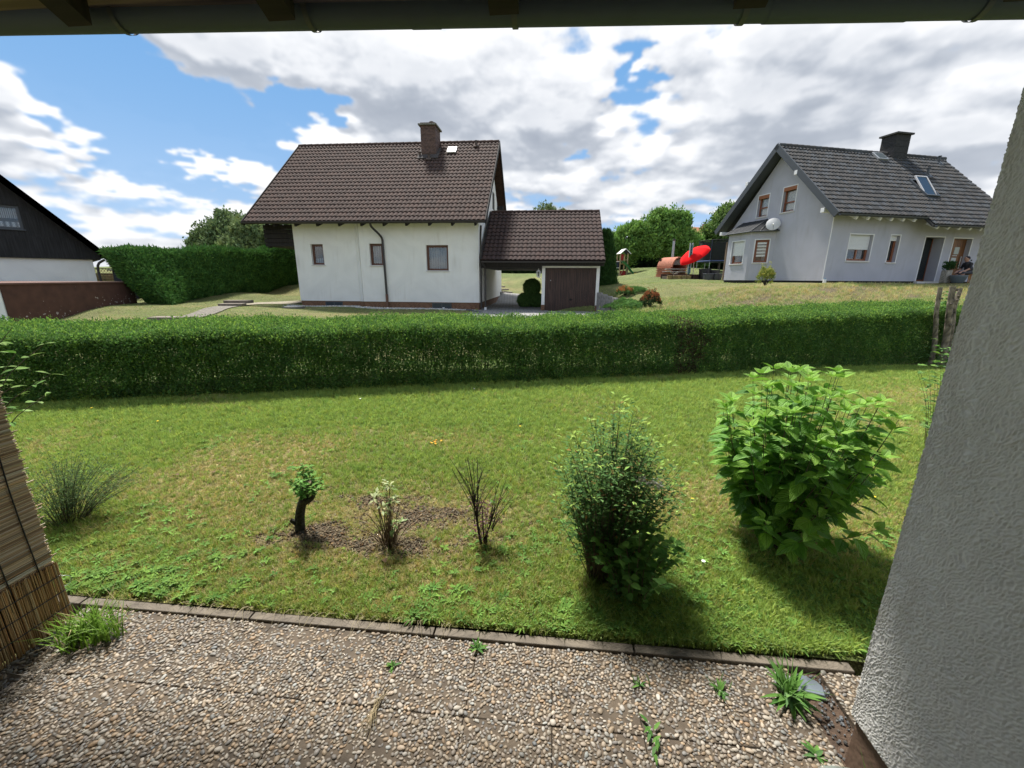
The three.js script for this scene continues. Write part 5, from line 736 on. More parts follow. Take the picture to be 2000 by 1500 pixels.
  const tr = thing('trampoline', 'black netted trampoline with blue rim behind the left end of the lilac house', 'trampoline', [16.3, gh(16.3, 34), -34]); const yb = .62; put('mat', new THREE.CylinderGeometry(1.4, 1.4, .02, 32).translate(0, yb + .05, 0), M.black, tr); put('rim_pad', new THREE.TorusGeometry(1.5, .06, 8, 40).rotateX(Math.PI / 2).scale(1, .7, 1).translate(0, yb + .05, 0), mat(.05, .08, .2), tr); put('safety_net', new THREE.CylinderGeometry(1.42, 1.42, 1.5, 32, 1, true).translate(0, yb + .85, 0), new THREE.MeshStandardMaterial({ color: C(.012, .014, .014), transparent: true, opacity: .86, side: THREE.DoubleSide, roughness: .9 }), tr); put('top_ring', new THREE.TorusGeometry(1.44, .03, 6, 40).rotateX(Math.PI / 2).translate(0, yb + 1.6, 0), M.black, tr); for (let k = 0; k < 6; k++) { const a = k * 1.047 + .3; put('pole', rod([1.5 * Math.cos(a), yb, 1.5 * Math.sin(a)], [1.47 * Math.cos(a), yb + 1.62, 1.47 * Math.sin(a)], .025, .025, 6), mat(.04, .05, .08), tr); put('leg', rod([1.5 * Math.cos(a), -.15, 1.5 * Math.sin(a)], [1.5 * Math.cos(a), yb, 1.5 * Math.sin(a)], .022, .022, 6), M.steel, tr); }
  const wp = thing('wooden_post', 'weathered wooden post leaning at the left rear corner of the lilac house', 'post', [12.42, gh(12.4, 24.9), -24.9], 8 * D); put('shaft', bb(-.09, .06, -.3, 2.15, -.06, .06, .01), mat(.26, .19, .13, { map: T.wood }), wp); put('back_board', bb(.06, .16, -.3, 2.0, -.1, -.02), M.darkWood, wp);
  const or = thing('garden_ornament', 'small brown clay ornament standing by the foot of the lilac bay', 'ornament', [12.5, gh(12.5, 23.6), -23.6]); put('base', bb(-.16, .16, 0, .22, -.12, .12, .02), mat(.2, .1, .07, { map: T.mottled }), or); put('ball', new THREE.SphereGeometry(.14, 12, 9).translate(0, .34, 0), mat(.22, .17, .13, { map: T.mottled }), or);
}
// ---------- by the front door of the lilac house ----------
{
  const cn = thing('canister', 'small white plastic canister on the grass at the corner of the lilac house', 'canister', [13.5, 1.66, -18.3]); put('body', new THREE.CylinderGeometry(.06, .065, .15, 12).translate(0, .075, 0), M.whitePaint, cn); put('cap', new THREE.CylinderGeometry(.03, .03, .04, 10).translate(0, .17, 0), mat(.1, .25, .4), cn);
  const pt = thing('bowl_planter', 'blue grey bowl planter in front of the wooden front door', 'planter', [19.72, 1.69, -18.75]); put('bowl', new THREE.LatheGeometry([[.16, 0], [.22, .08], [.28, .26], [.3, .33], [.27, .33], [.24, .26], [.1, .2]].map(([x, y]) => new THREE.Vector2(x, y)), 24), new THREE.MeshStandardMaterial({ color: C(.1, .125, .15), roughness: .5, side: THREE.DoubleSide }), pt);
  const fp = thing('flower_pot', 'pale square flower pot with a leafy green plant behind the bowl planter', 'flower pot', [19.55, 1.69, -19.15]); put('pot', bb(-.13, .13, 0, .55, -.13, .13, .015), mat(.38, .35, .3, { map: T.mottled }), fp); { const l = []; const k = sprig(9, .09, .04, .12, .9); for (let i = 0; i < 120; i++) l.push({ m: mx(gauss() * .13 + .08, .62 + R() * .26, gauss() * .12, 0, R() * 6, 0), c: vary([.03, .08, .02], .3) }); copies('foliage', k, weedMat, l, fp); }
  const stl = thing('wooden_stool', 'small wooden stool under the seated person by the front door', 'stool', [20.28, 1.69, -18.9]); put('seat', new THREE.CylinderGeometry(.17, .16, .05, 16).translate(0, .36, 0), mat(.35, .17, .07, { map: T.wood }), stl); for (let k = 0; k < 3; k++) put('leg', rod([.12 * Math.cos(k * 2.1), .34, .12 * Math.sin(k * 2.1)], [.15 * Math.cos(k * 2.1), 0, .15 * Math.sin(k * 2.1)], .03, .02, 8), mat(.4, .2, .08), stl);
  // a person seated on it, turned to the left, forearms on the knees
  const limbs = [ // from, to, radii, part: 0 skin, 1 shirt, 2 trousers, 3 shoe
    [[0, .45, 0], [-.06, .62, 0], .135, .13, 1], [[-.06, .62, 0], [-.16, .82, 0], .13, .12, 1], [[-.15, .82, -.13], [-.15, .82, .13], .07, .07, 1], [[-.17, .84, 0], [-.21, .93, 0], .05, .045, 0], [[-.24, 1.02, 0], [-.25, 1.06, 0], .085, .088, 0],
    ...[-1, 1].flatMap((s) => [[[-.15, .82, s * .15], [-.2, .62, s * .2], .05, .045, 1], [[-.2, .62, s * .2], [-.4, .5, s * .13], .04, .03, 0], [[-.4, .5, s * .13], [-.47, .47, s * .1], .033, .028, 0], ...[-.022, -.008, .007, .021].map((k) => [[-.47, .47, s * .1 + k], [-.535 + Math.abs(k), .43, s * .1 + k * 1.3], .0115, .01, 0]), [[-.44, .48, s * .1 - s * .025], [-.49, .46, s * .1 - s * .055], .012, .01, 0],
      [[-.02, .45, s * .09], [-.4, .44, s * .13], .085, .065, 2], [[-.4, .44, s * .13], [-.36, .08, s * .13], .058, .04, 0], [[-.35, .05, s * .13], [-.5, .035, s * .14], .042, .035, 3]])];
  const RES = 92, SZ = 1.3, mc = new MarchingCubes(RES, M.black, false, false, 200000), at = (i) => (i / RES * 2 - 1) * SZ / 2;
  const dist = (x, y, z) => { let best = 9, part = 0, sum = 0; for (const [a, b, r0, r1, p] of limbs) { const vx = b[0] - a[0], vy = b[1] - a[1], vz = b[2] - a[2], t = clamp(((x - a[0]) * vx + (y - a[1]) * vy + (z - a[2]) * vz) / (vx * vx + vy * vy + vz * vz)), d = Math.hypot(x - a[0] - vx * t, y - a[1] - vy * t, z - a[2] - vz * t) - lerp(r0, r1, t); sum += Math.exp(-d / .012); if (d < best) { best = d; part = p; } } return [-.012 * Math.log(sum + 1e-30), part]; };
  for (let k = 0; k < RES; k++) for (let j = 0; j < RES; j++) for (let i = 0; i < RES; i++) mc.field[i + j * RES + k * RES * RES] = -dist(at(i) - .2, at(j) + .56, at(k))[0];
  mc.isolation = 0; mc.update(); const n = mc.count, pos = [], col = [], cols = [[.42, .24, .18], [.012, .012, .016], [.03, .03, .04], [.05, .045, .05]];
  for (let i = 0; i < n; i++) { const x = mc.positionArray[i * 3] * SZ / 2 - .2, y = mc.positionArray[i * 3 + 1] * SZ / 2 + .56, z = mc.positionArray[i * 3 + 2] * SZ / 2; pos.push(x, y, z); col.push(...cols[dist(x, y, z)[1]]); }
  const g = mergeVertices(geoFrom(pos).deleteAttribute('normal').deleteAttribute('uv'), 1e-4); g.computeVertexNormals();
  const pe = thing('person', 'person in a black shirt seated by the front door, leaning forearms on the knees', 'person', [20.28, 1.68, -18.9], 0);
  const c2 = []; for (let i = 0; i < g.attributes.position.count; i++) c2.push(...cols[dist(g.attributes.position.getX(i), g.attributes.position.getY(i), g.attributes.position.getZ(i))[1]]); g.setAttribute('color', new THREE.Float32BufferAttribute(c2, 3)); g.setAttribute('uv', new THREE.Float32BufferAttribute(new Array(g.attributes.position.count * 2).fill(0), 2));
  put('body', g, new THREE.MeshStandardMaterial({ vertexColors: true, roughness: .7 }), pe);
  put('hair', new THREE.SphereGeometry(.1, 16, 12, 0, 6.2832, 0, 1.75).applyMatrix4(mx(-.235, 1.06, 0, 0, 0, -.5)), mat(.02, .014, .02), pe); put('face', [new THREE.SphereGeometry(.012, 8, 6).translate(-.325, 1.045, .03), new THREE.SphereGeometry(.012, 8, 6).translate(-.325, 1.045, -.03)], mat(.02, .015, .012), pe); put('nose', new THREE.ConeGeometry(.014, .035, 6).rotateZ(.5).translate(-.34, 1.02, 0), mat(.42, .24, .18), pe);
}
// ---------- shrubs in our lawn ----------
srand(81);
const basis = new THREE.Matrix4();
function leafAt(p, dir, s, roll = 0, up = V(0, 1, 0)) {   // leaf base at p, running along dir, face turned up
  const y = dir.clone().normalize(), x = V().crossVectors(y, up); if (x.lengthSq() < 1e-4) x.set(1, 0, 0); x.normalize(); const z = V().crossVectors(x, y); const c = Math.cos(roll), n = Math.sin(roll), X = x.clone().multiplyScalar(c).addScaledVector(z, n), Z = V().crossVectors(X, y);
  basis.makeBasis(X, y, Z).scale(V(s, s, s)).setPosition(p); return basis.clone();
}
function joined(name, list, geos, m, parent) { // many small leaves as one part
  geos.forEach((g, i) => { const l = list.filter((e) => e.k === i); if (l.length) copies(name, g, m, l, parent); });
}
{ // dogwood with large leaves
  const t = thing('dogwood_shrub', 'large leafed dogwood shrub, bright green, rightmost of the shrubs in the lawn', 'shrub', [1.78, 0, -2.46]);
  const geos = [leaf(1, .62, .3, .22, 2, 6, .4), leaf(1, .56, .45, .3, 2, 6, .42), leaf(1, .6, .2, .15, 2, 6, .38)], tones = [[.27, .5, .06], [.19, .41, .05], [.13, .31, .04], [.09, .23, .035], [.23, .45, .06]], mats = tones.map((c) => leafMat(...c, .4, { bumpMap: T.leafVein, bumpScale: .012, roughness: .82 })), leaves = [], stems = [];
  for (let i = 0; i < 84; i++) {
    const a = i * 2.4 + rr(-.3, .3), q = Math.sqrt((i + .5) / 84), low = i % 5 < 2, ex = Math.cos(a) * (low ? Math.sqrt(q) * .86 : q) * .52 + .06, ez = Math.sin(a) * (low ? Math.sqrt(q) : q) * .48, ey = low ? rr(.34, .85) : lerp(1.24, .9, q ** 2.2) * rr(.9, 1.0), k = low ? 1.0 : 1;
    const pts = [V(Math.cos(a) * .05, -.03, Math.sin(a) * .05), V(ex * .45 * k, ey * .38, ez * .45 * k), V(ex * .85 * k, ey * .75, ez * .85 * k), V(ex * k, ey, ez * k)], c = new THREE.CatmullRomCurve3(pts);
    stems.push(tube(pts.map((p) => p.toArray()), .0045, .0015, 5, 10));
    const n = low ? 8 : 10 + Math.floor(R() * 3);
    for (let j = 0; j < n; j++) { const u = low ? lerp(.3, 1, j / (n - 1)) : lerp(.3, 1, j / (n - 1)), p = c.getPointAt(u), tg = c.getTangentAt(u), h0 = R() * 6.28 + j * 1.57;
      for (const s of j === n - 1 ? [0, 1, 2, 3] : [0, 1]) { const az = h0 + s * (j === n - 1 ? 1.57 : 3.14) + rr(-.35, .35), d = V(Math.cos(az), 0, Math.sin(az)).addScaledVector(tg, j === n - 1 ? .9 : .35); d.y -= rr(.0, .55) * (j === n - 1 ? .3 : 1); const sz = (j === n - 1 ? rr(.07, .105) : rr(.085, .14)) * (u > .85 ? .85 : 1), pp = p.clone().addScaledVector(d.clone().normalize(), .012), young = j === n - 1 || R() < .25;
        leaves.push({ k: Math.floor(R() * 3), m: leafAt(pp, d, sz, rr(-.45, .45)), c: young ? (R() < .6 ? 0 : 4) : R() < .45 ? 1 : R() < .7 ? 2 : 3, f: p.z + p.y * .35 + Math.abs(p.x) * .1 }); } }
  }
  put('stem', stems, mat(.075, .05, .035), t); leaves.sort((a, b) => b.f - a.f);
  leaves.slice(0, 300).forEach((e) => { const o = put('leaf', geos[e.k], mats[e.c], t); o.applyMatrix4(e.m); });
  const rest = new Map(); leaves.slice(300).forEach((e) => { (rest.get(e.c) || rest.set(e.c, []).get(e.c)).push(geos[e.k].clone().applyMatrix4(e.m)); }); rest.forEach((g, c) => stuff(put('foliage', mergeGeometries(g), mats[c], t)));
}
const leafTones = [[.12, .26, .05], [.18, .32, .075], [.24, .38, .1]].map((c) => leafMat(...c, .35)), weedTones = [[.06, .16, .03], [.1, .22, .04], [.13, .27, .055], [.09, .19, .06]].map((c) => leafMat(...c, .3));
const smallLeaf = [leaf(1, .5, .2, .25, 1, 2, .42), leaf(1, .42, .3, .3, 1, 2, .45), leaf(1, .72, .15, .2, 1, 3, .45)];
function wiry(t, n, o) { // many thin stems with small leaves all along
  const stems = [], list = [];
  for (let i = 0; i < n; i++) {
    const a = R() * 6.28, q = Math.sqrt(R()), b = V(Math.cos(a) * o.foot * q, -.02, Math.sin(a) * o.foot * q), hh = o.h * lerp(1, .62, q ** 1.5) * rr(.72, 1.05), e = V(Math.cos(a) * o.r * q * rr(.8, 1.1) + (o.dx || 0), hh, Math.sin(a) * o.r * q * rr(.8, 1.1)), mid = b.clone().lerp(e, .5).add(V(-Math.cos(a) * .02 + gauss() * .02, hh * .09, -Math.sin(a) * .02 + gauss() * .02)), c = new THREE.CatmullRomCurve3([b, mid, e]);
    stems.push(tube([b.toArray(), mid.toArray(), e.toArray()], o.sr || .003, .001, 4, 6));
    for (let u = o.from * rr(.7, 1.3); u < 1; u += o.step / hh * rr(.6, 1.4)) { const p = c.getPointAt(Math.min(1, u)), tg = c.getTangentAt(Math.min(1, u)); for (let s = 0; s < (o.per || 2); s++) { const az = R() * 6.28, d = V(Math.cos(az), rr(-.2, .3), Math.sin(az)).addScaledVector(tg, o.along ?? .6), side = R() < (o.side || 0) ? d.clone().normalize().multiplyScalar(rr(.02, o.sideL || .1)) : V(); list.push({ k: o.round ? 2 : R() < .5 ? 0 : 1, m: leafAt(p.clone().add(side), d, rr(o.l * .6, o.l * 1.15), rr(-.5, .5)), c: vary(o.tone(p.y / o.h, u), .16) }); } }
  }
  put('stem', stems, o.bark || mat(.11, .075, .05), t); joined('foliage', list, smallLeaf, weedMat, t);
}
{
  const t = thing('spirea_shrub', 'twiggy spirea shrub with fine dark leaves, yellowish tips and a few white flower heads', 'shrub', [.56, 0, -2.14]);
  wiry(t, 150, { foot: .09, r: .4, h: 1.1, dx: .03, from: .22, step: .02, l: .036, per: 2, side: .55, sideL: .09, tone: (y, u) => u > .97 ? mixc([.24, .38, .07], [.32, .46, .1], R()) : R() < .03 ? [.32, .2, .06] : mixc([.055, .14, .035], [.13, .25, .06], R()) });
  const fl = mat(.72, .7, .62); for (const [x, y, z] of [[.13, .72, .16], [.2, .69, .14], [.24, .67, .12]]) { const g = []; for (let i = 0; i < 26; i++) g.push(new THREE.IcosahedronGeometry(rr(.004, .008), 0).translate(x + gauss() * .018, y + gauss() * .012, z + gauss() * .016)); put('flower_head', g, fl, t); }
  const s = thing('snowberry_shoot', 'low shoots with round blue green leaves at the front foot of the spirea shrub', 'shrub', [.7, 0, -1.98]);
  wiry(s, 46, { foot: .1, r: .28, h: .5, from: .15, step: .03, l: .05, per: 2, round: true, along: .3, tone: (y) => mixc([.08, .2, .04], [.17, .33, .07], R()) });
}
{ // stump that shoots again
  const t = thing('sprouting_stump', 'mossy leaning stump with fresh green shoots on top, leftmost in the bare patch', 'stump', [-1.5, 0, -2.57]);
  put('trunk', [tube([[-.01, -.05, 0], [.01, .14, 0], [.06, .28, .0], [.09, .38, 0]], .036, .026, 9, 10), tube([[.05, .22, 0], [.12, .27, .02], [.14, .31, .02]], .022, .012, 7, 5), tube([[0, .05, .01], [-.05, .1, .02]], .022, .014, 7, 3)], mat(.035, .036, .02, { map: T.bark, bumpMap: T.bark, bumpScale: .01 }), t);
  const cut = put('cut_face', rod([.088, .372, 0], [.094, .388, 0], .028, .026, 10), mat(.16, .12, .07), t);
  const list = [], st = []; for (let i = 0; i < 36; i++) { const a = R() * 6.28, y0 = rr(.2, .38), h = rr(.06, .16), b = V(.08 + gauss() * .02, y0, gauss() * .02), e = V(b.x + Math.cos(a) * rr(.02, .12), y0 + h, b.z + Math.sin(a) * .1); st.push(rod(b.toArray(), e.toArray(), .0025, .001, 4)); for (let k = 0; k < 9; k++) { const az = R() * 6.28; list.push({ k: R() < .5 ? 0 : 1, m: leafAt(b.clone().lerp(e, rr(.35, 1)), V(Math.cos(az), rr(-.1, .5), Math.sin(az)), rr(.03, .058), rr(-.4, .4)), c: vary(mixc([.1, .25, .04], [.2, .36, .08], R()), .15) }); } }
  put('shoot', st, mat(.08, .14, .04), t); joined('foliage', list, smallLeaf, weedMat, t);
}
{
  const t = thing('variegated_shrub', 'low cut back shrub with cream edged leaves and bare twigs in the bare patch', 'shrub', [-.82, 0, -2.41]);
  const st = [], list = []; for (let i = 0; i < 34; i++) { const a = R() * 6.28, q = R(), e = V(Math.cos(a) * .27 * q, rr(.14, .4) * (1 - q * .45), Math.sin(a) * .16 * q), p = [[Math.cos(a) * .04, -.01, Math.sin(a) * .03], [e.x * .5, e.y * .55, e.z * .5], e.toArray()]; st.push(tube(p, rr(.002, .005), .0016, 5, 5)); if (R() < .6) st.push(rod([e.x * .7, e.y * .72, e.z * .7], [e.x * .9 + gauss() * .03, e.y * .72 + rr(.04, .1), e.z * .9 + gauss() * .03], .0018, .001, 4)); }
  const heads = [[.02, .43, -.02, 18], [-.06, .39, .02, 12], [.04, .36, .03, 16], [.0, .3, .05, 12], [.05, .17, .06, 10], [.09, .2, .02, 10]]; for (const [x, y, z, n] of heads) for (let k = 0; k < n; k++) { const az = R() * 6.28; list.push({ k: 1, m: leafAt(V(x + gauss() * .018, y + gauss() * .02, z + gauss() * .018), V(Math.cos(az), rr(-.2, .8), Math.sin(az)), rr(.03, .055), rr(-.4, .4)), c: vary(R() < .6 ? [.42, .47, .25] : [.2, .3, .1], .12) }); }
  for (const [x, y, z] of heads) for (let k = 0; k < 3; k++) st.push(tube([[gauss() * .02, -.01, gauss() * .02], [x * .6 + gauss() * .01, y * .55, z * .5], [x + gauss() * .012, y + gauss() * .01, z + gauss() * .012]], .0042, .0018, 5, 6));
  put('twig', st, mat(.14, .1, .07), t); joined('foliage', list, smallLeaf, weedMat, t);
  const dg = []; for (let i = 0; i < 60; i++) { const a = R() * 6.28, l = rr(.05, .16); dg.push(tube([[Math.cos(a) * .05, .02, Math.sin(a) * .05], [Math.cos(a) * l * .7, .05 * R() + .03, Math.sin(a) * l * .7], [Math.cos(a) * l * 1.3, .01, Math.sin(a) * l * 1.2]], .0016, .0008, 3, 4)); } put('dry_straw', dg, mat(.36, .29, .18), t);
}
{
  const t = thing('barberry_shrub', 'bare upright dark twigs of a barberry with few purple leaves, standing alone', 'shrub', [-.19, 0, -2.43]);
  const st = [], list = []; const tw = (a, b, r) => { st.push(tube([a, [lerp(a[0], b[0], .4) + gauss() * .012, lerp(a[1], b[1], .5), lerp(a[2], b[2], .4)], b], r, r * .4, 5, 6)); };
  tw([-.01, -.02, 0], [-.04, .3, 0], .011); tw([.02, -.02, .01], [.06, .2, .02], .008);
  for (let i = 0; i < 17; i++) { const x = -.19 + .3 * i / 16 * rr(.7, 1.2); tw([-.04 + gauss() * .01, .24 + rr(-.1, .09), gauss() * .01], [x - .02, rr(.48, .72), gauss() * .07], .0032); }
  for (let i = 0; i < 15; i++) tw([.05 + gauss() * .01, .1 + .1 * R(), .01], [.05 + .011 * i + rr(0, .03), rr(.26, .5), gauss() * .07], .0028); for (let i = 0; i < 6; i++) tw([.01, .01, .01], [gauss() * .1, rr(.2, .4), gauss() * .07], .003);
  for (let i = 0; i < 150; i++) { const a = R() * 6.28, y = rr(.12, .62), x = -.03 + gauss() * .05 * y * 2, z = gauss() * .03; st.push(rod([x, y, z], [x + Math.cos(a) * rr(.02, .06), y + rr(-.01, .05), z + Math.sin(a) * .04], .0012, .0006, 3)); }
  for (let i = 0; i < 150; i++) { const az = R() * 6.28; list.push({ k: 0, m: leafAt(V(.0 + gauss() * .06, rr(.05, .34), gauss() * .04), V(Math.cos(az), rr(-.3, .3), Math.sin(az)), rr(.016, .03)), c: vary(R() < .7 ? [.1, .035, .045] : [.2, .11, .13], .2) }); }
  put('twig', st, mat(.03, .022, .024), t); joined('foliage', list, smallLeaf, weedMat, t);
}
{
  const t = thing('heather_shrub', 'small feathery broom like shrub beside the end of the reed screen', 'shrub', [-3.28, 0, -2.68]);
  wiry(t, 110, { foot: .08, r: .42, h: .52, dx: .1, from: .2, step: .014, l: .02, per: 2, side: .7, sideL: .07, along: .8, sr: .0018, tone: () => mixc([.04, .085, .022], [.09, .15, .04], R()), bark: mat(.07, .055, .035) });
}
{
  const t = thing('leafy_branch', 'thin branches with pale fresh leaves reaching out behind the reed screen top', 'shrub', [-3.0, 0, -2.05]), st = [], big = [leaf(1, .5, .2, .2, 2, 4, .42)], list = [];
  for (const e of [[.66, 1.42, .02], [.72, 1.28, .08], [.5, 1.5, .0], [.55, 1.22, .12], [.42, 1.36, -.05], [.35, 1.46, .1], [.62, 1.17, .02]]) { const p = [[0, -.02, 0], [.12, .7, .02], [e[0] * .6, e[1] * .86, e[2]], e], c = new THREE.CatmullRomCurve3(p.map((q) => V(...q))); st.push(tube(p, .006, .0015, 5, 12)); for (let u = .72; u <= 1.001; u += .07) for (const s of [-1, 1]) { const q = c.getPointAt(Math.min(1, u)), az = R() * 6.28; list.push({ k: 0, m: leafAt(q, V(Math.cos(az) + .5, rr(-.1, .6), Math.sin(az)), rr(.035, .062), rr(-.4, .4)), c: vary(mixc([.12, .26, .05], [.24, .38, .1], R()), .14) }); } }
  put('stem', st, mat(.09, .075, .045), t); for (const e of list) { const o = put('leaf', big[0], leafTones[Math.floor(R() * 3)], t); o.applyMatrix4(e.m); }
}
{
  const t = thing('pollarded_tree', 'four bare pollarded stems standing at the right end of the clipped hedge', 'tree', [9.1, 0, -8.62]), bk = mat(.3, .25, .2, { map: T.bark, bumpMap: T.bark, bumpScale: .015 });
  for (const [b, m, e, r] of [[[-.16, -.1, .0], [-.28, .8, .05], [-.4, 1.62, .05], .045], [[-.02, -.1, .05], [-.06, .8, .08], [-.2, 1.64, .1], .062], [[.1, -.1, 0], [.12, .8, .0], [.12, 1.6, -.05], .045], [[.22, -.1, .05], [.36, .8, .05], [.46, 1.5, .05], .05]]) { const s = put('trunk', tube([b, [lerp(b[0], m[0], .5) + .02, .35, m[2]], m, [lerp(m[0], e[0], .5) - .02, lerp(m[1], e[1], .5), e[2]], e], r, r * .82, 10, 16), bk, t); put('cut_face', new THREE.CylinderGeometry(r * .9, r * .85, .03, 12).translate(e[0], e[1] + .005, e[2]), mat(.3, .25, .18, { map: T.mottled }), s); put('knot', [...Array(4)].map(() => { const k = R(), y = lerp(.5, 1.6, k); return new THREE.SphereGeometry(r * .45, 8, 6).translate(lerp(m[0], e[0], clamp((y - .8) / .9)) + rr(-.05, .05), y, e[2] + r * .7); }), bk, s); }
  const l = []; for (let i = 0; i < 700; i++) { const u = R(), a = R() * 6.28, y = u < .65 ? R() * .42 : rr(.4, 1.5), r = u < .65 ? .55 * Math.sqrt(R()) : .3 * R(); l.push({ k: R() < .5 ? 0 : 2, m: leafAt(V(.05 + Math.cos(a) * r, y + .03, Math.sin(a) * r * (u < .65 ? 1 : -.6) - (u < .65 ? 0 : .2)), V(Math.cos(a), rr(-.4, .5), Math.sin(a)), rr(.05, .1), rr(-.5, .5)), c: vary(mixc([.05, .14, .03], [.14, .27, .06], R()), .18) }); } joined('foliage', l, smallLeaf, weedMat, t);
}
{
  const t = thing('leafy_shrub', 'tall loose leafy shoots beside the roughcast house wall at right', 'shrub', [4.62, 0, -4.15]);
  wiry(t, 24, { foot: .14, r: .55, h: 1.4, from: .2, step: .07, l: .085, per: 2, along: .4, sr: .005, tone: () => mixc([.06, .16, .03], [.18, .32, .06], R()) });
  const u = thing('leafy_shrub', 'lower leafy shoots in front of the tall shoots by the house wall', 'shrub', [4.35, 0, -3.6]); wiry(u, 24, { foot: .1, r: .34, h: .7, from: .12, step: .05, l: .08, per: 3, along: .4, sr: .004, tone: () => mixc([.07, .17, .03], [.14, .26, .06], R()) });
}
// ---------- small growth and litter ----------
const flora = (name, label, cat, hx, hz, parts, group) => { const p = hp(hx, 0, hz), t = thing(name, label, cat, [p[0], -.01, p[2]], HT, group); parts(t); return t; };
const colored = (base, k = .15) => leafMat(...vary(base, k), .3);
flora('grass_clump', 'lush bright green grass clump at the foot of the reed screen end', 'grass clump', -2.27, -1.5, (t) => { for (let k = 0; k < 3; k++) put('blade', [...Array(4)].map((_, i) => tuft(20, .14, .05, .007, 1.2).translate(rr(-.08, .12), 0, rr(-.07, .1))), colored([.16, .3, .04], .2), t); put('dry_blade', tuft(24, .16, .16, .004, 1.8), mat(.3, .24, .12), t); });
flora('dry_litter', 'grey brown litter of broken reeds along the foot of the reed screen', 'litter', -2.33, -1.1, (t) => { for (let k = 0; k < 4; k++) put('straw', [...Array(34)].map(() => { const x = rr(-.06, .12), z = rr(-.35, .5), a = R() * 6.28, l = rr(.04, .16); return rod([x, rr(.0, .02), z], [x + Math.cos(a) * l, rr(.005, .04), z + Math.sin(a) * l], .0022, .0015, 4); }), mat(...vary([[.17, .14, .1], [.26, .22, .17], [.1, .085, .06], [.3, .25, .2]][k], .1)), t); });
// the strip of earth beside the wall with slate pieces
{
  const p = []; const earth = new THREE.PlaneGeometry(.235, 2.2, 24, 160).rotateX(-Math.PI / 2).translate(1.165, -.03, -.545); { const q = earth.attributes.position; for (let i = 0; i < q.count; i++) q.setY(i, q.getY(i) + fbm(q.getX(i) * 14, q.getZ(i) * 14, 1, 3) * .02); earth.computeVertexNormals(); const u = earth.attributes.uv; for (let i = 0; i < u.count; i++) u.setXY(i, q.getX(i) * 3, q.getZ(i) * 3); }
  const e = structure('earth_strip', earth, mat(.075, .045, .027, { map: T.mottled, bumpMap: T.grain, bumpScale: .006 })); e.rotation.y = HT;
  const gr = [], ic = new THREE.IcosahedronGeometry(1, 0); for (let i = 0; i < 900; i++) { const x = rr(1.06, 1.28), z = rr(-1.63, -.5), s = rr(.003, .008); if (R() > .35 + .65 * sstep(1.14, 1.24, x)) continue; gr.push({ m: mx(...hp(x, -.024, z), R(), R() * 6, R(), s), c: vary(R() < .5 ? [.12, .125, .13] : [.07, .07, .07], .25) }); } tag(copies('gravel', ic, mat(1, 1, 1), gr), 'fine grey gravel in the earth strip beside the house plinth', 'gravel', null, 'stuff');
  for (const [x, z, r, label, tone] of [[1.2, -1.56, .075, 'blue grey slate piece in the earth strip nearest the kerb', [.13, .16, .19]], [1.1, -1.58, .05, 'half hidden grey slate piece under the weeds by the kerb', [.18, .2, .19]], [1.1, -1.2, .075, 'pale green grey slate slab in the middle of the earth strip', [.22, .25, .22]], [1.215, -1.235, .05, 'small pale slate piece touching the brown plinth', [.24, .26, .24]]]) flora('slate_piece', label, 'slate', x, z, (t) => { t.position.y = -.022; const n = 7, pts = [...Array(n)].map((_, i) => { const a = i / n * 6.28 + rr(-.2, .2), q = r * rr(.7, 1.15); return [Math.cos(a) * q, Math.sin(a) * q * .75]; }); put('layer', extr(pts, .009, [], .002).rotateX(-Math.PI / 2), mat(...tone, { map: T.mottled, roughness: .5 }), t); put('layer', extr(pts.map(([a, b]) => [a * .8 + .006, b * .82]), .006, [], .001).rotateX(-Math.PI / 2).translate(0, .012, 0), mat(...tone.map((v) => v * 1.12), { map: T.mottled, roughness: .5 }), t); }, 'slate pieces in the earth strip');
}
const dandy = (n, l, w, up, base) => (t) => { for (let i = 0; i < n; i++) { const g = leaf(l * rr(.6, 1.1), w * rr(.7, 1.1), .45, .3, 2, 4, .5); const o = put('leaf', g, weedTones[Math.floor(R() * 4)], t); o.rotation.order = 'YXZ'; o.rotation.set(-Math.PI / 2 + up * rr(.4, 1.5), R() * 6.28, 0); } if (base) put('blade', tuft(base, l * 1.1, .05, .005, 1.1), weedTones[1], t); };
flora('weed_plant', 'long leafed weed clump in the earth strip beside the kerb', 'weed', 1.075, -1.5, dandy(34, .13, .024, .8, 30));
flora('weed_plant', 'bushy green weed clump in the earth strip right beside the brown plinth', 'weed', 1.13, -1.09, dandy(38, .12, .024, .9, 36));
flora('weed_plant', 'small weed rosette between the slates and the slabs', 'weed', 1.055, -1.27, dandy(10, .05, .018, .5, 0));
flora('weed_plant', 'small weed tuft at the corner of the brown plinth', 'weed', 1.25, -1.25, dandy(8, .05, .014, .9, 8));
flora('weed_plant', 'grey green weed growing in the slab joint right at the kerb', 'weed', -.315, -1.6, dandy(14, .05, .014, .8, 6));
flora('weed_plant', 'small pale weed in the slab joint left of the middle', 'weed', -.69, -1.47, dandy(11, .035, .012, .6, 5));
flora('weed_plant', 'tiny green sprout in the slab joint below the spirea', 'weed', .44, -1.49, dandy(8, .035, .009, 1, 4));
flora('weed_plant', 'creeping narrow weed lying along the slab joint in front of the spirea', 'weed', .44, -1.27, (t) => { for (let i = 0; i < 10; i++) { const o = put('leaf', leaf(.045, .014, .3, .2, 1, 3), weedTones[i % 4], t); o.position.set(.008 * (i % 3), .012, -.05 + i * .012); o.rotation.order = 'YXZ'; o.rotation.set(-1.2, rr(-1, 1) + (i % 2) * 3, 0); } });
flora('weed_plant', 'green weed in the slab joint near the right earth strip', 'weed', .79, -1.5, dandy(16, .05, .013, .7, 10));
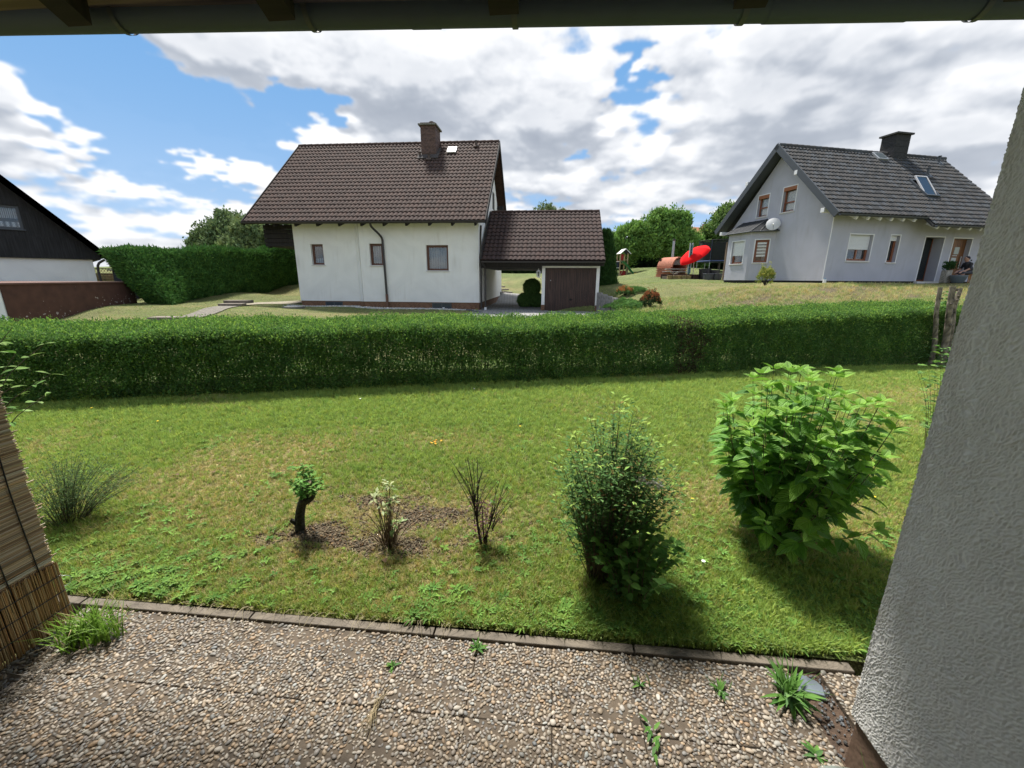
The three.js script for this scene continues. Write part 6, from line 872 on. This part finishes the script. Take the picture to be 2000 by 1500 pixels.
flora('weed_plant', 'dark green weed at the bottom left corner of the patio', 'weed', -1.75, -.86, dandy(18, .06, .02, .6, 10));
flora('dry_grass', 'dry straw tuft lying in the slab joint left of the middle', 'dry grass', -.69, -1.27, (t) => put('straw', [...Array(28)].map(() => { const a = rr(-.5, .5) + (R() < .5 ? Math.PI : 0), l = rr(.04, .14); return tube([[gauss() * .01, 0, gauss() * .03], [Math.sin(a) * l * .5, .02, Math.cos(a) * l * .5], [Math.sin(a) * l, .004, Math.cos(a) * l]], .0013, .0006, 3, 4); }), mat(.38, .31, .18), t));
{ // straws that lean over the kerb
  const t = thing('dry_grass', 'pale dry straws leaning over the kerb left of the middle', 'dry grass', hp(-1.2, 0, -1.71), HT);
  put('straw', [...Array(46)].map(() => { const x = rr(-.75, .8), l = rr(.04, .13), s = gauss() * .06; return tube([[x, .0, -.02], [x + s * .4, rr(.02, .05), l * .4], [x + s, rr(-.01, .01), l]], .0012, .0006, 3, 5); }), mat(.42, .36, .22), t);
}
{ // hawkweed and single flowers in the lawn
  const fl = thing('hawkweed', 'small cluster of orange yellow flowers in the middle of the lawn', 'flowers', [-.8, 0, -4.04]); for (let i = 0; i < 8; i++) { const x = gauss() * .05, z = gauss() * .05, s = put('stem', rod([x, 0, z], [x, .06, z], .0015, .001, 4), mat(.08, .14, .03), fl); put('blossom', new THREE.CylinderGeometry(.012, .005, .01, 9).applyMatrix4(mx(x, .065, z, rr(.1, .6), R() * 6, 0)), mat(.6, .3, .02), s); }
  const spots = [[-5.6, 5.2, 'yellow', 'yellow dandelion nearest the hedge at the far left of the lawn'], [-4.3, 4.7, 'yellow', 'yellow dandelion at the left of the lawn beyond the reed screen'], [1.45, 2.95, 'yellow', 'yellow dandelion left of the dogwood shrub'], [2.95, 3.0, 'yellow', 'yellow dandelion between the dogwood shrub and the house wall'], [.1, 4.6, 'yellow', 'yellow dandelion in the middle of the lawn behind the spirea'], [1.2, 2.2, 'white', 'white daisy between the spirea and the dogwood'], [-2.2, 5.7, 'white', 'pale pebble like daisy close to the hedge left of the middle'], [-.6, 6.3, 'white', 'white daisy at the hedge foot in the middle']];
  for (const [x, f, c, label] of spots) { const d = thing(c === 'yellow' ? 'dandelion' : 'daisy', label, 'flower', [x, 0, -f], 0, 'single flowers in the lawn'); put('stem', rod([0, 0, 0], [0, .045, 0], .002, .0015, 5), mat(.09, .16, .04), d); put('blossom', new THREE.CylinderGeometry(.012, .005, .01, 12).translate(0, .05, 0), c === 'yellow' ? mat(.7, .5, .02) : mat(.75, .75, .72), d); }
  const ls = mat(.12, .07, .035); for (const [x, f, label] of [[-2.98, 3.35, 'brown dry leaf lying in the left lawn'], [-2.7, 3.4, 'smaller brown dry leaf right of another in the left lawn'], [-2.0, 4.9, 'dark dry leaf in the lawn before the hedge'], [-.78, 2.2, 'curled pale dry leaf in front of the variegated shrub']]) { const d = thing('dry_leaf', label, 'leaf', [x, .03, -f], R() * 6, 'dry leaves in the lawn'); put('blade', leaf(.06, .035, .6, .5, 1, 3).rotateX(-1.3), ls, d); }
  for (const [x, f, label, s] of [[-2.55, 3.9, 'tall thin grass stalk standing at the left of the lawn', .3], [-2.4, 2.1, 'thin grass stalk by the kerb near the reed screen', .25], [-1.75, 3.5, 'pair of thin seed stalks left of the bare patch', .28]]) { const d = thing('grass_stalk', label, 'grass stalk', [x, 0, -f], 0, 'single stalks in the lawn'); put('stalk', [tube([[0, 0, 0], [.02, s * .6, 0], [.05, s, .01]], .0016, .001, 4, 5), tube([[0, 0, 0], [-.03, s * .5, .02], [-.09, s * .85, .03]], .0014, .0008, 4, 5)], mat(.16, .2, .07), d); }
}
renderer.render(scene, camera);
